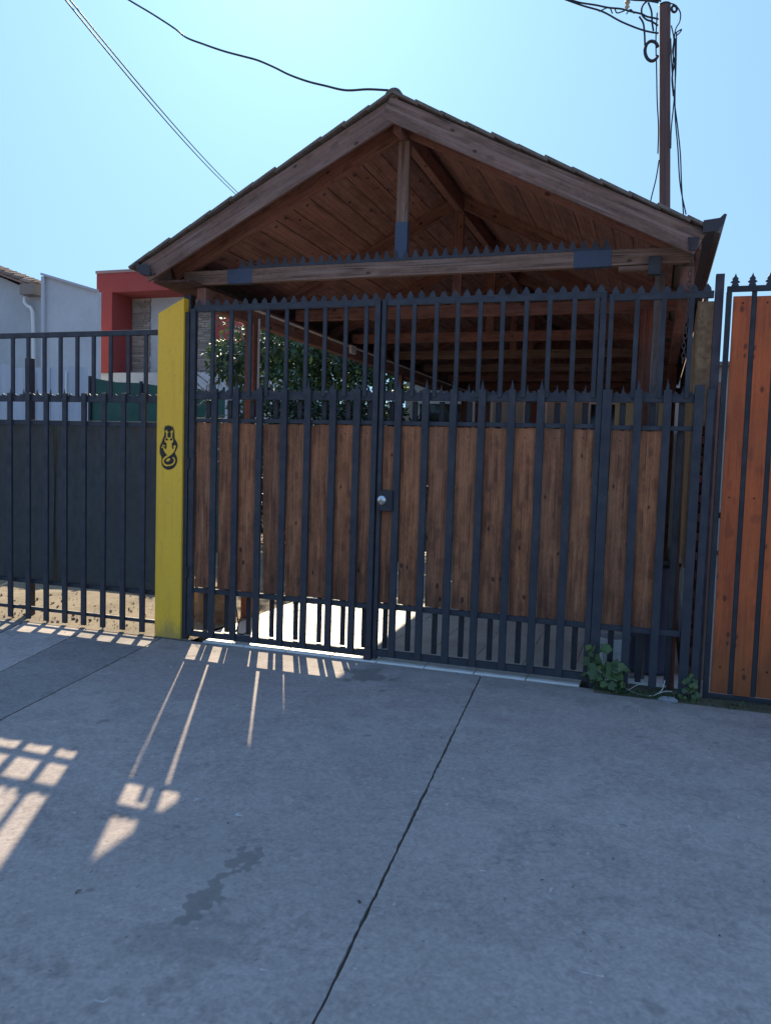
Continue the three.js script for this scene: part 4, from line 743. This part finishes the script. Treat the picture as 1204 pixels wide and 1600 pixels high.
{ // leafy weed at the foot of the panel
  const W = thing('broadleaf_weed', 'green broad leaved weed growing at the foot of the gate hinge post', 'plant', 1.84, 0, 0.10);
  const mw = [rgb(0.085, 0.135, 0.03), rgb(0.06, 0.10, 0.028), rgb(0.12, 0.165, 0.04)].map((c) => new THREE.MeshPhysicalMaterial({ color: c, roughness: 0.55, transmission: 0.25, thickness: 0, side: THREE.DoubleSide }));
  const lg = [0, 1, 2].map((k) => {
    const s = new THREE.Shape(); const n = 40; for (let i = 0; i <= n; i++) { const a = -Math.PI / 2 + i / n * Math.PI * 2, lob = 1 + 0.13 * Math.cos(a * 5 + 1.57 + k) + 0.04 * Math.sin(a * 17 + k), r = 0.5 * lob * (1 - 0.35 * Math.exp(-((a + Math.PI / 2) ** 2) * 9) - 0.35 * Math.exp(-((a - 1.5 * Math.PI) ** 2) * 9)), X = Math.cos(a) * r, Yy = Math.sin(a) * r * 1.02 + 0.36; if (!i) s.moveTo(X, Yy); else s.lineTo(X, Yy); }
    const g = new THREE.ShapeGeometry(s, 1), p = g.attributes.position; for (let i = 0; i < p.count; i++) p.setZ(i, 0.18 * Math.abs(p.getX(i)) - 0.12 * (p.getY(i)) ** 2 + 0.03 * Math.sin(p.getX(i) * 14)); g.computeVertexNormals(); return g;
  });
  const stems = [];
  for (let i = 0; i < 46; i++) {
    const a = rr(0, 6.28), hgt = i < 9 ? rr(0.2, 0.36) : rr(0.03, 0.22), sp = i < 12 ? rr(0.02, 0.12) : rr(0.05, 0.19);
    const tip = V(-0.06 + Math.cos(a) * sp * 1.05 + (i < 12 ? -0.03 : 0.03), hgt, Math.abs(Math.sin(a)) * sp * 0.45 - 0.03);
    const o = mesh('leaf', pick(lg), pick(mw), W, tip.x, tip.y, tip.z); const s = rr(0.05, 0.095); o.scale.set(s, s, s); o.rotation.set(-rr(0.2, 1.1), rr(-0.8, 0.8) , rr(-1.4, 1.4));
    stems.push(tube([V(-0.05 + rr(-0.04, 0.04), 0, -0.02), V(tip.x * 0.6, hgt * 0.6, tip.z * 0.6), tip], 0.0025, 8, 4));
  }
  mesh('stems', merge(stems), mw[1], W); W.scale.setScalar(0.86);
  const W2 = thing('small_weed', 'small green weed at the base of the right gate post', 'plant', 2.40, 0, 0.10);
  for (let i = 0; i < 26; i++) { const a = rr(0, 6.28), h = rr(0.01, 0.2), o = mesh('leaf', pick(lg), pick(mw), W2, Math.cos(a) * 0.045 * (1.3 - h * 3), h, Math.abs(Math.sin(a)) * 0.04); const s = rr(0.025, 0.045); o.scale.set(s, s, s); o.rotation.set(-rr(0.2, 1.1), rr(-0.8, 0.8), rr(-1.4, 1.4)); }
  mesh('stem', tube([V(0, 0, 0), V(0.005, 0.1, 0), V(0, 0.2, 0)], 0.003, 8, 4), mw[1], W2);
  // grass and moss tufts along the foot of panel and orange fence
  const items = [];
  for (let i = 0; i < 1500; i++) { const x = 1.74 + 1.9 * rnd(), z = 0.045 + rnd() * 0.10 + (x - 1.74) * 0.02, tall = Math.pow(rnd(), 2), dn = NZ(((x * 0.3) % 1 + 1) % 1, 0.5, 30, 3); if (rnd() > dn * 1.4) continue; const t = rr(0.6, 1.5); items.push({ p: V(x, 0.0, z), d: V(rr(-0.7, 0.7), 1, rr(-0.2, 0.8)), u: randDir(), l: 0.012 + 0.06 * tall, w: rr(0.004, 0.009), c: rnd() < 0.25 ? [0.15 * t, 0.13 * t, 0.06 * t] : [0.05 * t, 0.09 * t, 0.028 * t] }); }
  for (let i = 0; i < 1600; i++) { const x = 1.8 + 0.55 * rnd(), z = 0.03 + rnd() * 0.12, t = rr(0.5, 1.3); items.push({ p: V(x, 0.002 + rnd() * 0.03, z), d: randDir(), u: V(0, 1, 0.2), l: rr(0.008, 0.02), w: rr(0.006, 0.014), c: [0.05 * t, 0.085 * t, 0.03 * t] }); }
  const gr = mesh('grass_strip', leavesMerged(items), mLeafSolid); gr.userData = { kind: 'stuff', label: 'short grass and moss along the foot of the right panel and orange fence', category: 'grass' };
  const dg = new THREE.PlaneGeometry(4.2, 0.24, 120, 8); dg.rotateX(-Math.PI / 2); const dp = dg.attributes.position, du = dg.attributes.uv;
  for (let i = 0; i < dp.count; i++) { const x = dp.getX(i), z = dp.getZ(i), e = Math.abs(z) > 0.11 ? 1 : 0; dp.setZ(i, z + e * (NZ((x * 0.1 + 0.5) % 1, 0.2, 40, 3) - 0.5) * 0.06); dp.setY(i, e ? -0.008 : 0.004 + 0.018 * NZ((x * 0.2 + 0.5) % 1, z + 0.5, 60, 30)); du.setXY(i, x * 2, z * 2); } dg.computeVertexNormals();
  mesh('dirt_strip', dg, std({ map: soilMap, color: rgb(0.42, 0.42, 0.38), roughness: 1 }), null, 3.86, 0, 0.045).userData = { kind: 'structure' };
  const g = new THREE.IcosahedronGeometry(1, 2), p = g.attributes.position; for (let i = 0; i < p.count; i++) { const s = 0.8 + 0.4 * NZ(Math.abs(p.getX(i) * 0.4 + 0.5) % 1, Math.abs(p.getZ(i) * 0.4 + p.getY(i) * 0.2 + 0.5) % 1, 6, 6); p.setXYZ(i, p.getX(i) * s * 0.07, p.getY(i) * s * 0.022, p.getZ(i) * s * 0.038); } g.computeVertexNormals(); boxUV(g, 1, 1, 1);
  tag(mesh('flat_stone', g, std({ map: plasterTex, color: rgb(0.27, 0.265, 0.26), roughness: 0.95 }), null, 2.27, 0.012, 0.155), 'flat grey stone lying in the weeds at the right gate post', 'stone');
  tag(mesh('dry_twig', merge([tube([V(0, 0.02, 0), V(0.08, 0.01, 0.06), V(0.18, 0.012, 0.07), V(0.24, 0.05, 0.05), V(0.26, 0.12, 0.02)], 0.0035, 30, 5), tube([V(0.22, 0.03, 0.06), V(0.27, 0.05, 0.05), V(0.31, 0.05, 0.04)], 0.0028, 12, 5), tube([V(0.02, 0.02, 0.01), V(0.08, 0.06, 0), V(0.13, 0.07, -0.01)], 0.0025, 12, 5)]), std({ color: rgb(0.55, 0.5, 0.43), roughness: 0.8 }), null, 1.98, 0.01, 0.06), 'curved pale dry twig lying on the moss under the narrow panel', 'twig');
}
{ // dry leaf crumbs blown over the drive
  const g = new THREE.PlaneGeometry(1, 0.4, 2, 1), p = g.attributes.position; p.setZ(1, 0.25); p.setZ(4, 0.2); g.rotateX(-Math.PI / 2); g.computeVertexNormals();
  const N = 130, im = new THREE.InstancedMesh(g, std({ color: rgb(0.10, 0.075, 0.05), roughness: 0.95, side: THREE.DoubleSide }), N), m = new THREE.Matrix4(), q = new THREE.Quaternion(), e = new THREE.Euler();
  for (let i = 0; i < N; i++) { const k = i < 50 ? 1 : 0, sc = 0.005 + 0.018 * Math.pow(rnd(), 3); e.set(rr(-0.2, 0.2), rr(0, 6.28), rr(-0.2, 0.2)); q.setFromEuler(e); m.compose(k ? V(rr(-3, 2.6), 0.004, 0.07 + 0.35 * Math.pow(rnd(), 2)) : V(rr(-2.5, 3.5), 0.004, rr(0.3, 4.6)), q, V(sc, sc, sc)); im.setMatrixAt(i, m); const t = rr(0.5, 2.2); im.setColorAt(i, rgb(t, t * 0.95, t * 0.9)); }
  im.name = 'leaf_litter'; im.castShadow = im.receiveShadow = true; im.userData = { kind: 'stuff', label: 'small dry leaf crumbs scattered over the concrete drive', category: 'litter' }; scene.add(im);
}
{ // objects seen through the gap under the left leaf
  const S = thing('tree_stump', 'dark brown stump standing on the soil behind the left gate leaf', 'stump', -1.93, 0, -0.75);
  const g = new THREE.CylinderGeometry(0.12, 0.16, 0.36, 20, 6), p = g.attributes.position; for (let i = 0; i < p.count; i++) { const a = Math.atan2(p.getZ(i), p.getX(i)), k = 1 + 0.12 * Math.sin(a * 3 + 1) + 0.05 * Math.sin(a * 7 + p.getY(i) * 9); p.setX(i, p.getX(i) * k); p.setZ(i, p.getZ(i) * k); } g.computeVertexNormals(); mesh('trunk', g, mBark, S, 0, 0.18, 0);
  const R = thing('clay_pot', 'pale clay pot with a wide rim beside the stump behind the left gate leaf', 'pot', -2.2, 0, -0.86);
  mesh('body', new THREE.LatheGeometry([[0.001, 0], [0.10, 0], [0.12, 0.05], [0.13, 0.14], [0.14, 0.15], [0.145, 0.18], [0.08, 0.19], [0.10, 0.24], [0.11, 0.30], [0.09, 0.36], [0.05, 0.39], [0.001, 0.40]].map(([a, b]) => new THREE.Vector2(a, b)), 28), std({ map: plasterTex, color: rgb(0.56, 0.43, 0.3), roughness: 0.85 }), R);
  const h = tag(mesh('wire_loop', tube([V(0, 0.03, 0), V(0.03, 0.16, -0.03), V(0.1, 0.24, -0.02), V(0.15, 0.15, 0.02), V(0.12, 0.04, 0.04), V(0.05, 0.035, 0.05), V(0.02, 0.12, 0.0), V(-0.05, 0.32, -0.06)], 0.006, 60, 6), mCable, null, -1.42, 0, -0.3), 'thin loop of dark wire behind the bars low on the left gate leaf', 'wire');
}

renderer.render(scene, camera);
